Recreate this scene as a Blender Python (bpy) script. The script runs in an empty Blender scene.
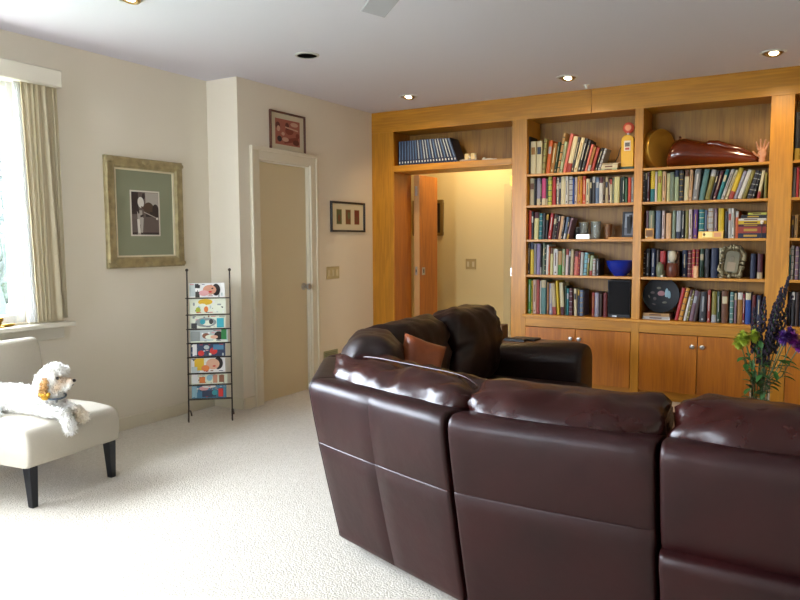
import bpy, bmesh, math, random
from mathutils import Vector, Matrix, Euler, noise
random.seed(7)
S = bpy.context.scene
COL = S.collection
PI = math.pi

# ---------------------------------------------------------------- materials
def lin(c):
    return c/12.92 if c <= .04045 else ((c+.055)/1.055)**2.4
def hexc(h):
    return tuple(lin(int(h[i:i+2], 16)/255) for i in (0, 2, 4)) + (1,)
MATS = {}
def mat(name, col, rough=.6, metal=0, bump=0, bscale=60, emit=None, estr=0, coat=0, vary=0, vscale=8, stretch=(1,1,1), trans=0, ior=1.45, sheen=0, spec=None, dist=.002):
    if name in MATS: return MATS[name]
    m = bpy.data.materials.new(name); m.use_nodes = True
    nt = m.node_tree; b = nt.nodes['Principled BSDF']
    c = hexc(col) if isinstance(col, str) else tuple(col)+(1,)
    b.inputs['Base Color'].default_value = c
    b.inputs['Roughness'].default_value = rough
    b.inputs['Metallic'].default_value = metal
    b.inputs['Coat Weight'].default_value = coat
    b.inputs['Coat Roughness'].default_value = .2
    b.inputs['Transmission Weight'].default_value = trans
    b.inputs['IOR'].default_value = ior
    b.inputs['Sheen Weight'].default_value = sheen
    if spec is not None: b.inputs['Specular IOR Level'].default_value = spec
    if emit:
        b.inputs['Emission Color'].default_value = hexc(emit); b.inputs['Emission Strength'].default_value = estr
    if bump or vary:
        tc = nt.nodes.new('ShaderNodeTexCoord'); mp = nt.nodes.new('ShaderNodeMapping')
        mp.inputs['Scale'].default_value = stretch
        nt.links.new(tc.outputs['Object'], mp.inputs['Vector'])
    if vary:
        n = nt.nodes.new('ShaderNodeTexNoise'); n.inputs['Scale'].default_value = vscale; n.inputs['Detail'].default_value = 5
        nt.links.new(mp.outputs[0], n.inputs['Vector'])
        r = nt.nodes.new('ShaderNodeMapRange'); r.inputs['From Min'].default_value = .3; r.inputs['From Max'].default_value = .7
        r.inputs['To Min'].default_value = 1-vary; r.inputs['To Max'].default_value = 1+vary
        nt.links.new(n.outputs['Fac'], r.inputs['Value'])
        mx = nt.nodes.new('ShaderNodeVectorMath'); mx.operation = 'SCALE'; mx.inputs[0].default_value = c[:3]
        nt.links.new(r.outputs[0], mx.inputs['Scale']); nt.links.new(mx.outputs[0], b.inputs['Base Color'])
    if bump:
        n2 = nt.nodes.new('ShaderNodeTexNoise'); n2.inputs['Scale'].default_value = bscale; n2.inputs['Detail'].default_value = 6
        nt.links.new(mp.outputs[0], n2.inputs['Vector'])
        bp = nt.nodes.new('ShaderNodeBump'); bp.inputs['Strength'].default_value = bump; bp.inputs['Distance'].default_value = dist
        nt.links.new(n2.outputs['Fac'], bp.inputs['Height']); nt.links.new(bp.outputs[0], b.inputs['Normal'])
    MATS[name] = m
    return m

def wood(name, col, dark, axis, rough=.38, scale=1.0):
    """oak veneer: long fibres and soft cathedral figure running along one axis"""
    m = bpy.data.materials.new(name); m.use_nodes = True
    nt = m.node_tree; b = nt.nodes['Principled BSDF']; N = nt.nodes; L = nt.links
    tc = N.new('ShaderNodeTexCoord'); mp = N.new('ShaderNodeMapping')
    st = {'x': (.05, 1, 1), 'y': (1, .05, 1), 'z': (1, 1, .05)}[axis]
    mp.inputs['Scale'].default_value = tuple(v*scale for v in st)
    L.new(tc.outputs['Object'], mp.inputs['Vector'])
    n = N.new('ShaderNodeTexNoise'); n.inputs['Scale'].default_value = 70; n.inputs['Detail'].default_value = 8
    L.new(mp.outputs[0], n.inputs['Vector'])
    mp2 = N.new('ShaderNodeMapping'); mp2.inputs['Scale'].default_value = {'x': (.18, 1, 1), 'y': (1, .18, 1), 'z': (1, 1, .18)}[axis]
    L.new(tc.outputs['Object'], mp2.inputs['Vector'])
    w = N.new('ShaderNodeTexNoise'); w.inputs['Scale'].default_value = 7; w.inputs['Detail'].default_value = 3; w.inputs['Distortion'].default_value = 1.2
    L.new(mp2.outputs[0], w.inputs['Vector'])
    a = N.new('ShaderNodeMath'); a.operation = 'ADD'; L.new(n.outputs['Fac'], a.inputs[0]); L.new(w.outputs['Fac'], a.inputs[1])
    cr = N.new('ShaderNodeValToRGB'); cr.color_ramp.elements[0].position = .72; cr.color_ramp.elements[1].position = 1.25/1.3
    h = N.new('ShaderNodeMath'); h.operation = 'MULTIPLY'; h.inputs[1].default_value = .85; L.new(a.outputs[0], h.inputs[0])
    cr.color_ramp.elements[0].color = hexc(dark); cr.color_ramp.elements[1].color = hexc(col)
    L.new(h.outputs[0], cr.inputs[0]); L.new(cr.outputs[0], b.inputs['Base Color'])
    bp = N.new('ShaderNodeBump'); bp.inputs['Strength'].default_value = .15; bp.inputs['Distance'].default_value = .001
    L.new(n.outputs['Fac'], bp.inputs['Height']); L.new(bp.outputs[0], b.inputs['Normal'])
    b.inputs['Roughness'].default_value = rough
    MATS[name] = m
    return m

# ---------------------------------------------------------------- mesh builder
class MB:
    def __init__(s): s.v = []; s.f = []; s.m = []
    def add(s, vs, fs, mi=0):
        o = len(s.v); s.v += [Vector(v) for v in vs]
        for f in fs: s.f.append([o+i for i in f]); s.m.append(mi)
    def box(s, lo, hi, mi=0, M=None):
        x0,y0,z0 = lo; x1,y1,z1 = hi
        vs = [Vector(p) for p in ((x0,y0,z0),(x1,y0,z0),(x1,y1,z0),(x0,y1,z0),(x0,y0,z1),(x1,y0,z1),(x1,y1,z1),(x0,y1,z1))]
        if M is not None: vs = [M @ v for v in vs]
        s.add(vs, [(0,3,2,1),(4,5,6,7),(0,1,5,4),(1,2,6,5),(2,3,7,6),(3,0,4,7)], mi); return s
    def tube(s, pts, rads, n=10, mi=0, cap=True):
        pts = [Vector(p) for p in pts]
        if not isinstance(rads, (list, tuple)): rads = [rads]*len(pts)
        o = len(s.v); up = None
        for i, p in enumerate(pts):
            d = (pts[min(i+1, len(pts)-1)]-pts[max(i-1, 0)]).normalized()
            if up is None:
                up = Vector((0,0,1)) if abs(d.z) < .9 else Vector((1,0,0))
            a = d.cross(up).normalized(); b = a.cross(d).normalized(); up = b
            for k in range(n):
                t = 2*PI*k/n; s.v.append(p+(a*math.cos(t)+b*math.sin(t))*rads[i])
        for i in range(len(pts)-1):
            for k in range(n):
                q = o+i*n; s.f.append([q+k, q+(k+1)%n, q+n+(k+1)%n, q+n+k]); s.m.append(mi)
        if cap:
            s.f.append([o+k for k in range(n)][::-1]); s.m.append(mi)
            q = o+(len(pts)-1)*n; s.f.append([q+k for k in range(n)]); s.m.append(mi)
        return s
    def lathe(s, prof, c=(0,0,0), n=32, mi=0, M=None):
        o = len(s.v); c = Vector(c)
        for r, z in prof:
            for k in range(n):
                t = 2*PI*k/n; v = Vector((r*math.cos(t), r*math.sin(t), z))
                if M is not None: v = M @ v
                s.v.append(c+v)
        for i in range(len(prof)-1):
            for k in range(n):
                q = o+i*n; s.f.append([q+k, q+(k+1)%n, q+n+(k+1)%n, q+n+k]); s.m.append(mi)
        if prof[0][0] > 1e-5: s.f.append([o+k for k in range(n)][::-1]); s.m.append(mi)
        if prof[-1][0] > 1e-5: q = o+(len(prof)-1)*n; s.f.append([q+k for k in range(n)]); s.m.append(mi)
        return s
    def ell(s, c, r, mi=0, n=16, M=None, e=1.0):
        """ellipsoid; e<1 squares it off"""
        c = Vector(c); r = (r,r,r) if not isinstance(r, (tuple, list)) else r
        o = len(s.v); h = n//2
        sp = lambda x: math.copysign(abs(x)**e, x)
        for i in range(h+1):
            ph = -PI/2+PI*i/h
            for k in range(n):
                t = 2*PI*k/n
                v = Vector((r[0]*sp(math.cos(ph))*sp(math.cos(t)), r[1]*sp(math.cos(ph))*sp(math.sin(t)), r[2]*sp(math.sin(ph))))
                if M is not None: v = M @ v
                s.v.append(c+v)
        for i in range(h):
            for k in range(n):
                q = o+i*n; s.f.append([q+k, q+(k+1)%n, q+n+(k+1)%n, q+n+k]); s.m.append(mi)
        return s
    def grid(s, rows, mi=0, close=False):
        o = len(s.v); n = len(rows[0])
        for r in rows: s.v += [Vector(p) for p in r]
        for i in range(len(rows)-1):
            for k in range(n if close else n-1):
                q = o+i*n; s.f.append([q+k, q+(k+1)%n, q+n+(k+1)%n, q+n+k]); s.m.append(mi)
        return s
    def build(s, name, mats, parent=None, bevel=0, seg=2, angle=35, sub=0, kind=None, local=False, origin=True):
        me = bpy.data.meshes.new(name)
        off = Vector((0,0,0))
        if parent is not None and not local:
            Mi = WM[parent.name].inverted(); vs = [Mi @ v for v in s.v]
        else:
            vs = list(s.v)
        if origin and not (local and parent is None):
            xs = [v.x for v in vs]; ys = [v.y for v in vs]; zs = [v.z for v in vs]
            off = Vector(((min(xs)+max(xs))/2, (min(ys)+max(ys))/2, min(zs)))
            vs = [v-off for v in vs]
        me.from_pydata([tuple(v) for v in vs], [], s.f)
        if not isinstance(mats, (list, tuple)): mats = [mats]
        for m in mats: me.materials.append(m)
        for i, p in enumerate(me.polygons): p.material_index = s.m[i]
        bm = bmesh.new(); bm.from_mesh(me); bmesh.ops.remove_doubles(bm, verts=bm.verts, dist=1e-6)
        bmesh.ops.recalc_face_normals(bm, faces=bm.faces); bm.to_mesh(me); bm.free()
        me.shade_smooth()
        try: me.set_sharp_from_angle(angle=math.radians(angle))
        except Exception: pass
        o = bpy.data.objects.new(name, me); COL.objects.link(o)
        o.location = off
        if parent is not None:
            o.parent = parent; WM[o.name] = WM[parent.name] @ Matrix.Translation(off)
        else: WM[o.name] = Matrix.Translation(off)
        if bevel:
            b = o.modifiers.new('bevel', 'BEVEL'); b.width = bevel; b.segments = seg; b.limit_method = 'ANGLE'; b.angle_limit = math.radians(40)
            b.harden_normals = False
        if sub:
            q = o.modifiers.new('sub', 'SUBSURF'); q.levels = sub; q.render_levels = sub
        if kind: o['kind'] = kind
        return o
WM = {}
def tag(o, label, cat, group=None, kind=None):
    o['label'] = label; o['category'] = cat
    if group: o['group'] = group
    if kind: o['kind'] = kind
    return o
def thing(name, label, cat, loc=(0,0,0), rotz=0, group=None):
    o = bpy.data.objects.new(name, None); COL.objects.link(o)
    o.location = loc; o.rotation_euler = (0,0,rotz); o.empty_display_size = .1
    WM[o.name] = Matrix.Translation(loc) @ Matrix.Rotation(rotz, 4, 'Z')
    return tag(o, label, cat, group)
def struct(name, mb, m, **k):
    return mb.build(name, m, kind='structure', **k)
def BX(lo, hi, mi=0): return MB().box(lo, hi, mi)
PALETTE = {'black': '1c1b1e', 'charcoal': '33343a', 'dark grey': '45454a', 'grey': '8c8a88', 'light grey': 'c6c4be', 'white': 'e8e4da', 'cream': 'e6d9ae', 'pale yellow': 'e4dc9a', 'yellow': 'e6c21e', 'yellow green': 'c6c850', 'olive': '8e8436', 'olive patterned': 'a09a58', 'orange': 'd8641e', 'amber': 'e09a28', 'gold brown': 'a8762e', 'brown': '70421f', 'dark brown': '3e2416', 'tan': 'bf955a', 'peach': 'e8b888', 'pale green': 'b4c49a', 'green': '3f8a2c', 'dark green': '20402a', 'grey green': '7e8c74', 'teal': '1f7f86', 'light blue': '7fb9c6', 'blue': '2050a8', 'navy': '1c2848', 'blue grey': '6c82a0', 'lavender': '9a8ab4', 'lilac grey': 'a4a0b4', 'pink': 'd24a80', 'salmon': 'e27868', 'red': 'c02c2c', 'crimson': '9c1c30', 'dark red': '6e1a1c', 'maroon': '581a28', 'brick red': 'a83a2a', 'orange red': 'e04820', 'pink beige': 'd6b49e', 'beige': 'cdbb92', 'gold': 'c8a030', 'teal grey': '5e8c88', 'mauve': '8a6a78', 'silver': 'b8bcc0', 'multicoloured': '4a7a5a', 'purple': '6a3a8a', 'pinkish white': 'e6d2ce'}
BOOKS = [
 ('left','top',1.955,[
  (-2.37, 0.016, 0.341, 0.0, 'black', 'thin black book at left end beside cream one'),
  (-2.352, 0.051, 0.295, 0.0, 'cream', 'thick cream book between black and cream ones'),
  (-2.299, 0.053, 0.294, 0.009, 'cream', 'thick cream book between cream and olive patterned ones'),
  (-2.242, 0.0279, 0.31, 0.061, 'olive patterned', 'olive patterned book between cream and orange ones'),
  (-2.21, 0.0348, 0.291, 0.098, 'orange', 'orange book between olive patterned and gold brown ones'),
  (-2.172, 0.0377, 0.264, 0.125, 'gold brown', 'leaning gold brown book between orange and dark green ones'),
  (-2.131, 0.0208, 0.273, 0.138, 'dark green', 'leaning dark green book between gold brown and tan ones'),
  (-2.108, 0.0227, 0.352, 0.17, 'tan', 'tall leaning tan book between dark green and pale green ones'),
  (-2.081, 0.0246, 0.272, 0.172, 'pale green', 'leaning pale green book between tan and salmon ones'),
  (-2.053, 0.0265, 0.343, 0.198, 'salmon', 'tall leaning salmon book between pale green and cream ones'),
  (-2.023, 0.0421, 0.315, 0.203, 'cream', 'thick leaning cream book between salmon and dark grey ones'),
  (-1.977, 0.0206, 0.305, 0.206, 'dark grey', 'leaning dark grey book between two cream ones'),
  (-1.954, 0.0331, 0.298, 0.227, 'cream', 'leaning cream book between dark grey and black ones'),
  (-1.918, 0.0273, 0.289, 0.231, 'black', 'leaning black book between cream and charcoal ones'),
  (-1.888, 0.0252, 0.271, 0.246, 'charcoal', 'leaning charcoal book between black and salmon ones'),
  (-1.858, 0.0223, 0.236, 0.246, 'salmon', 'short leaning salmon book between charcoal and gold brown ones'),
  (-1.832, 0.0251, 0.21, 0.26, 'gold brown', 'short leaning gold brown book between salmon and brick red ones'),
  (-1.803, 0.028, 0.201, 0.264, 'brick red', 'short leaning brick red book between gold brown and black ones'),
  (-1.771, 0.0249, 0.201, 0.287, 'black', 'short leaning black book between brick red and silver ones'),
  (-1.742, 0.021, 0.194, 0.299, 'silver', 'short leaning silver book at right end beside black one'),
 ]),
 ('left','second',1.675,[
  (-2.361, 0.048, 0.244, 0.0, 'beige', 'thick beige book at left end beside black one'),
  (-2.311, 0.017, 0.234, 0.0, 'black', 'thin black book between beige and lilac grey ones'),
  (-2.292, 0.036, 0.243, 0.0, 'lilac grey', 'lilac grey book between two black ones'),
  (-2.254, 0.012, 0.224, 0.0, 'black', 'thin black book between lilac grey and pink ones'),
  (-2.24, 0.039, 0.241, 0.002, 'pink', 'pink book between black and dark green ones'),
  (-2.2, 0.017, 0.232, 0.0, 'dark green', 'thin dark green book between pink and yellow green ones'),
  (-2.181, 0.036, 0.249, 0.0, 'yellow green', 'yellow green book between dark green and red ones'),
  (-2.143, 0.033, 0.248, 0.0, 'red', 'red book between yellow green and black ones'),
  (-2.108, 0.01, 0.23, 0.0, 'black', 'thin black book between red and white ones'),
  (-2.096, 0.012, 0.239, 0.0, 'white', 'thin white book between black and navy ones'),
  (-2.082, 0.016, 0.238, 0.0, 'navy', 'thin navy book between white and cream ones'),
  (-2.065, 0.041, 0.247, 0.0, 'cream', 'cream book between navy and white ones'),
  (-2.023, 0.026, 0.246, 0.0, 'white', 'white book between cream and light grey ones'),
  (-1.995, 0.037, 0.246, 0.0, 'light grey', 'light grey book between white and blue ones'),
  (-1.957, 0.012, 0.227, 0.0, 'blue', 'thin blue book between light grey and pinkish white ones'),
  (-1.943, 0.024, 0.236, 0.0, 'pinkish white', 'pinkish white book between blue and amber ones'),
  (-1.917, 0.044, 0.244, 0.0, 'amber', 'thick amber book between pinkish white and orange red ones'),
  (-1.872, 0.029, 0.244, 0.0, 'orange red', 'orange red book between amber and cream ones'),
  (-1.841, 0.033, 0.217, 0.007, 'cream', 'cream book between orange red and black ones'),
  (-1.806, 0.019, 0.225, 0.0, 'black', 'black book between cream and dark grey ones'),
  (-1.785, 0.024, 0.233, 0.0, 'dark grey', 'dark grey book between black and blue grey ones'),
  (-1.757, 0.035, 0.224, 0.0, 'blue grey', 'blue grey book between dark grey and white ones'),
  (-1.721, 0.032, 0.223, 0.0, 'white', 'white book between blue grey and dark brown ones'),
  (-1.687, 0.015, 0.214, 0.0, 'dark brown', 'thin dark brown book between white and beige ones'),
  (-1.67, 0.025, 0.223, 0.0, 'beige', 'beige book between dark brown and maroon ones'),
  (-1.643, 0.013, 0.205, 0.0, 'maroon', 'thin maroon book between beige and cream ones'),
  (-1.629, 0.018, 0.205, 0.0, 'cream', 'cream book between maroon and grey green ones'),
  (-1.609, 0.013, 0.213, 0.0, 'grey green', 'thin grey green book between cream and pale yellow ones'),
  (-1.594, 0.046, 0.221, 0.0, 'pale yellow', 'thick pale yellow book between grey green and black ones'),
  (-1.546, 0.018, 0.212, 0.0, 'black', 'black book between pale yellow and dark green ones'),
  (-1.526, 0.023, 0.22, 0.0, 'dark green', 'dark green book between black and multicoloured ones'),
  (-1.501, 0.017, 0.203, 0.0, 'multicoloured', 'thin multicoloured book between dark green and orange red ones'),
  (-1.483, 0.028, 0.211, 0.0, 'orange red', 'orange red book between multicoloured and grey ones'),
  (-1.453, 0.023, 0.211, 0.0, 'grey', 'grey book at right end beside orange red one'),
 ]),
 ('left','third',1.368,[
  (-2.378, 0.012, 0.264, 0.0, 'dark red', 'thin tall dark red book at left end beside orange red one'),
  (-2.364, 0.027, 0.264, 0.0, 'orange red', 'tall orange red book between dark red and black ones'),
  (-2.335, 0.019, 0.254, 0.0, 'black', 'black book between orange red and pale yellow ones'),
  (-2.314, 0.043, 0.244, 0.023, 'pale yellow', 'thick pale yellow book between black and teal ones'),
  (-2.266, 0.031, 0.235, 0.019, 'teal', 'teal book between pale yellow and charcoal ones'),
  (-2.233, 0.026, 0.234, 0.03, 'charcoal', 'charcoal book between teal and black ones'),
  (-2.204, 0.021, 0.224, 0.051, 'black', 'black book between charcoal and red ones'),
  (-2.18, 0.0298, 0.233, 0.107, 'red', 'red book between black and dark brown ones'),
  (-2.147, 0.0268, 0.224, 0.109, 'dark brown', 'dark brown book between red and black ones'),
  (-2.119, 0.0139, 0.214, 0.117, 'black', 'thin black book between dark brown and maroon ones'),
  (-2.103, 0.0119, 0.207, 0.121, 'maroon', 'thin leaning maroon book between black and peach ones'),
  (-2.089, 0.0277, 0.206, 0.141, 'peach', 'leaning peach book between maroon and black ones'),
  (-2.059, 0.0148, 0.197, 0.15, 'black', 'thin leaning black book between peach and blue grey ones'),
  (-2.041, 0.0207, 0.198, 0.17, 'blue grey', 'leaning blue grey book between black and charcoal ones'),
  (-2.018, 0.0108, 0.188, 0.179, 'charcoal', 'thin leaning charcoal book between blue grey and mauve ones'),
  (-2.006, 0.0186, 0.189, 0.205, 'mauve', 'leaning mauve book at right end beside charcoal one'),
 ]),
 ('left','fourth',1.048,[
  (-2.374, 0.027, 0.284, 0.0, 'dark brown', 'tall dark brown book at left end beside yellow one'),
  (-2.345, 0.035, 0.293, 0.002, 'yellow', 'tall yellow book between dark brown and grey ones'),
  (-2.308, 0.025, 0.282, 0.0, 'grey', 'tall grey book between yellow and lavender ones'),
  (-2.281, 0.034, 0.282, 0.004, 'lavender', 'tall lavender book between grey and black ones'),
  (-2.245, 0.011, 0.272, -0.002, 'black', 'thin black book between lavender and grey green ones'),
  (-2.232, 0.019, 0.29, 0.016, 'grey green', 'tall grey green book between black and dark green ones'),
  (-2.211, 0.01, 0.271, 0.018, 'dark green', 'thin dark green book between grey green and white ones'),
  (-2.199, 0.025, 0.271, 0.024, 'white', 'white book between dark green and orange ones'),
  (-2.172, 0.013, 0.253, 0.018, 'orange', 'thin orange book between white and pale yellow ones'),
  (-2.157, 0.025, 0.243, 0.01, 'pale yellow', 'pale yellow book between orange and white ones'),
  (-2.13, 0.044, 0.234, 0.004, 'white', 'thick white book between pale yellow and green ones'),
  (-2.083, 0.035, 0.215, 0.0, 'green', 'green book between white and pale green ones'),
  (-2.044, 0.025, 0.233, 0.006, 'pale green', 'pale green book between green and pinkish white ones'),
  (-2.017, 0.027, 0.232, 0.028, 'pinkish white', 'pinkish white book between pale green and black ones'),
  (-1.988, 0.016, 0.214, 0.019, 'black', 'thin black book between pinkish white and beige ones'),
  (-1.97, 0.027, 0.231, 0.024, 'beige', 'beige book between black and maroon ones'),
  (-1.941, 0.007, 0.205, 0.032, 'maroon', 'thin maroon book between beige and salmon ones'),
  (-1.932, 0.033, 0.213, 0.035, 'salmon', 'salmon book between maroon and crimson ones'),
  (-1.898, 0.013, 0.213, 0.035, 'crimson', 'thin crimson book between salmon and light grey ones'),
  (-1.883, 0.027, 0.203, 0.037, 'light grey', 'light grey book between crimson and light blue ones'),
  (-1.854, 0.0309, 0.202, 0.062, 'light blue', 'light blue book between light grey and olive ones'),
  (-1.821, 0.016, 0.185, 0.059, 'olive', 'thin short olive book between light blue and pale green ones'),
  (-1.802, 0.026, 0.175, 0.057, 'pale green', 'short pale green book between olive and light grey ones'),
  (-1.773, 0.026, 0.149, 0.007, 'light grey', 'short light grey book between pale green and black ones'),
  (-1.745, 0.033, 0.149, 0.0, 'black', 'short black book at right end beside light grey one'),
 ]),
 ('left','bottom',0.688,[
  (-2.364, 0.033, 0.314, 0.0, 'green', 'green book at left end beside yellow one'),
  (-2.329, 0.01, 0.304, 0.0, 'yellow', 'thin yellow book between green and pink beige ones'),
  (-2.317, 0.035, 0.313, 0.0, 'pink beige', 'pink beige book between yellow and brick red ones'),
  (-2.28, 0.028, 0.313, 0.0, 'brick red', 'brick red book between pink beige and white ones'),
  (-2.251, 0.011, 0.302, 0.0, 'white', 'thin white book between brick red and teal grey ones'),
  (-2.238, 0.047, 0.311, 0.0, 'teal grey', 'thick teal grey book between white and black ones'),
  (-2.189, 0.009, 0.292, 0.0, 'black', 'thin black book between teal grey and tan ones'),
  (-2.178, 0.012, 0.292, 0.0, 'tan', 'thin tan book between black and lilac grey ones'),
  (-2.163, 0.034, 0.282, 0.0, 'lilac grey', 'lilac grey book between tan and beige ones'),
  (-2.124, 0.0359, 0.282, -0.064, 'beige', 'beige book between lilac grey and yellow ones'),
  (-2.081, 0.021, 0.308, -0.067, 'yellow', 'yellow book between beige and cream ones'),
  (-2.051, 0.0349, 0.29, -0.06, 'cream', 'cream book between yellow and dark green ones'),
  (-2.013, 0.013, 0.261, 0.0, 'dark green', 'thin dark green book between cream and teal ones'),
  (-1.998, 0.02, 0.243, 0.0, 'teal', 'teal book between dark green and maroon ones'),
  (-1.977, 0.03, 0.243, 0.0, 'maroon', 'maroon book between teal and cream ones'),
  (-1.928, 0.027, 0.241, -0.027, 'cream', 'cream book between maroon and navy ones'),
  (-1.899, 0.016, 0.232, 0.0, 'navy', 'thin short navy book between cream and blue grey ones'),
  (-1.88, 0.033, 0.231, 0.0, 'blue grey', 'short blue grey book between navy and brick red ones'),
  (-1.77, 0.023, 0.213, 0.0, 'brick red', 'short brick red book between blue grey and lilac grey ones'),
  (-1.745, 0.036, 0.212, 0.0, 'lilac grey', 'short lilac grey book between brick red and dark brown ones'),
  (-1.705, 0.026, 0.202, 0.0, 'dark brown', 'short dark brown book between lilac grey and dark red ones'),
  (-1.67, 0.034, 0.211, 0.0, 'dark red', 'short dark red book at right end beside dark brown one'),
 ]),
 ('middle','second',1.675,[
  (-1.358, 0.018, 0.25, 0.0, 'dark grey', 'dark grey book at left end beside black one'),
  (-1.339, 0.014, 0.242, 0.0, 'black', 'thin black book between dark grey and maroon ones'),
  (-1.323, 0.019, 0.249, 0.0, 'maroon', 'maroon book between black and yellow ones'),
  (-1.296, 0.036, 0.257, 0.0, 'yellow', 'yellow book between maroon and pinkish white ones'),
  (-1.257, 0.018, 0.248, 0.0, 'pinkish white', 'thin pinkish white book between yellow and yellow green ones'),
  (-1.237, 0.034, 0.256, 0.0, 'yellow green', 'yellow green book between pinkish white and peach ones'),
  (-1.2, 0.03, 0.247, 0.0, 'peach', 'peach book between yellow green and pale yellow ones'),
  (-1.168, 0.028, 0.23, 0.0, 'pale yellow', 'pale yellow book between peach and grey green ones'),
  (-1.137, 0.034, 0.237, -0.017, 'grey green', 'grey green book between pale yellow and pale green ones'),
  (-1.101, 0.033, 0.252, -0.006, 'pale green', 'pale green book between grey green and charcoal ones'),
  (-1.064, 0.031, 0.244, -0.002, 'charcoal', 'charcoal book between pale green and cream ones'),
  (-1.03, 0.034, 0.251, 0.02, 'cream', 'cream book between charcoal and peach ones'),
  (-0.995, 0.025, 0.25, 0.034, 'peach', 'peach book between cream and grey ones'),
  (-0.967, 0.0439, 0.25, 0.08, 'grey', 'thick grey book between peach and teal grey ones'),
  (-0.919, 0.0405, 0.25, 0.155, 'teal grey', 'leaning teal grey book between grey and olive ones'),
  (-0.873, 0.0382, 0.242, 0.202, 'olive', 'leaning olive book between teal grey and black ones'),
  (-0.832, 0.0146, 0.234, 0.226, 'black', 'thin leaning black book between olive and maroon ones'),
  (-0.814, 0.0253, 0.234, 0.233, 'maroon', 'leaning maroon book between black and teal ones'),
  (-0.784, 0.0261, 0.242, 0.261, 'teal', 'leaning teal book between maroon and light grey ones'),
  (-0.754, 0.0238, 0.244, 0.306, 'light grey', 'leaning light grey book between teal and cream ones'),
  (-0.727, 0.0209, 0.237, 0.318, 'cream', 'leaning cream book between light grey and yellow ones'),
  (-0.702, 0.0363, 0.251, 0.299, 'yellow', 'leaning yellow book between cream and lilac grey ones'),
  (-0.661, 0.0238, 0.227, 0.307, 'lilac grey', 'leaning lilac grey book between yellow and white ones'),
  (-0.634, 0.0295, 0.234, 0.31, 'white', 'leaning white book between lilac grey and olive ones'),
  (-0.601, 0.0287, 0.225, 0.294, 'olive', 'leaning olive book between white and charcoal ones'),
  (-0.566, 0.0329, 0.221, 0.26, 'charcoal', 'leaning charcoal book between olive and black ones'),
  (-0.529, 0.0136, 0.214, 0.251, 'black', 'thin leaning black book between charcoal and cream ones'),
  (-0.493, 0.0237, 0.216, 0.148, 'cream', 'leaning cream book between black and olive ones'),
  (-0.444, 0.02, 0.2, 0.0, 'olive', 'olive book at right end beside cream one'),
 ]),
 ('middle','third',1.368,[
  (-1.326, 0.019, 0.235, 0.0, 'mauve', 'mauve book at left end beside grey green one'),
  (-1.305, 0.047, 0.234, 0.0, 'grey green', 'thick grey green book between mauve and blue grey ones'),
  (-1.245, 0.038, 0.232, 0.0, 'blue grey', 'blue grey book between grey green and pinkish white ones'),
  (-1.196, 0.021, 0.232, 0.0, 'pinkish white', 'pinkish white book between blue grey and peach ones'),
  (-1.165, 0.042, 0.211, 0.0, 'peach', 'thick peach book between pinkish white and grey green ones'),
  (-1.116, 0.028, 0.23, 0.0, 'grey green', 'grey green book between peach and silver ones'),
  (-1.086, 0.039, 0.229, 0.0, 'silver', 'silver book between grey green and black ones'),
  (-1.041, 0.022, 0.229, 0.0, 'black', 'black book between silver and olive ones'),
  (-1.015, 0.026, 0.228, 0.0, 'olive', 'olive book between black and pinkish white ones'),
  (-0.985, 0.026, 0.236, -0.013, 'pinkish white', 'pinkish white book between olive and purple ones'),
  (-0.953, 0.033, 0.235, 0.0, 'purple', 'purple book between pinkish white and teal ones'),
  (-0.91, 0.04, 0.234, 0.0, 'teal', 'teal book between purple and blue grey ones'),
  (-0.867, 0.016, 0.226, 0.0, 'blue grey', 'thin blue grey book between teal and maroon ones'),
  (-0.849, 0.01, 0.225, 0.0, 'maroon', 'thin maroon book between blue grey and light grey ones'),
  (-0.836, 0.04, 0.24, -0.017, 'light grey', 'light grey book between maroon and mauve ones'),
  (-0.792, 0.024, 0.24, -0.017, 'mauve', 'mauve book between light grey and yellow ones'),
  (-0.762, 0.043, 0.239, -0.015, 'yellow', 'thick yellow book between mauve and charcoal ones'),
  (-0.715, 0.021, 0.214, 0.0, 'charcoal', 'charcoal book between yellow and light grey ones'),
  (-0.688, 0.023, 0.237, -0.019, 'light grey', 'light grey book between charcoal and white ones'),
  (-0.663, 0.021, 0.237, -0.023, 'white', 'white book between light grey and orange ones'),
  (-0.64, 0.024, 0.213, 0.0, 'orange', 'orange book at right end beside white one'),
 ]),
 ('middle','fourth',1.048,[
  (-1.352, 0.016, 0.22, 0.0, 'dark brown', 'thin dark brown book at left end beside black one'),
  (-1.332, 0.036, 0.236, 0.0, 'black', 'black book between dark brown and navy ones'),
  (-1.291, 0.037, 0.236, 0.0, 'navy', 'navy book between black and dark brown ones'),
  (-1.244, 0.025, 0.226, 0.0, 'dark brown', 'dark brown book between navy and red ones'),
  (-1.215, 0.046, 0.217, 0.0, 'red', 'thick red book between dark brown and light grey ones'),
  (-1.156, 0.033, 0.217, 0.0, 'light grey', 'light grey book between red and beige ones'),
  (-1.121, 0.027, 0.216, 0.0, 'beige', 'beige book between light grey and brown ones'),
  (-1.09, 0.03, 0.215, 0.0, 'brown', 'brown book between beige and navy ones'),
  (-1.042, 0.042, 0.223, 0.0, 'navy', 'thick navy book between brown and dark red ones'),
  (-0.996, 0.031, 0.222, 0.0, 'dark red', 'dark red book between navy and red ones'),
  (-0.962, 0.025, 0.229, 0.0, 'red', 'red book between dark red and crimson ones'),
  (-0.933, 0.023, 0.229, 0.0, 'crimson', 'crimson book between red and dark green ones'),
  (-0.903, 0.032, 0.236, 0.0, 'dark green', 'dark green book between crimson and dark grey ones'),
  (-0.865, 0.034, 0.235, 0.0, 'dark grey', 'dark grey book between dark green and navy ones'),
  (-0.817, 0.054, 0.243, 0.0, 'navy', 'thick navy book between dark grey and cream ones'),
  (-0.753, 0.042, 0.241, -0.021, 'cream', 'cream book between navy and maroon ones'),
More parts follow.
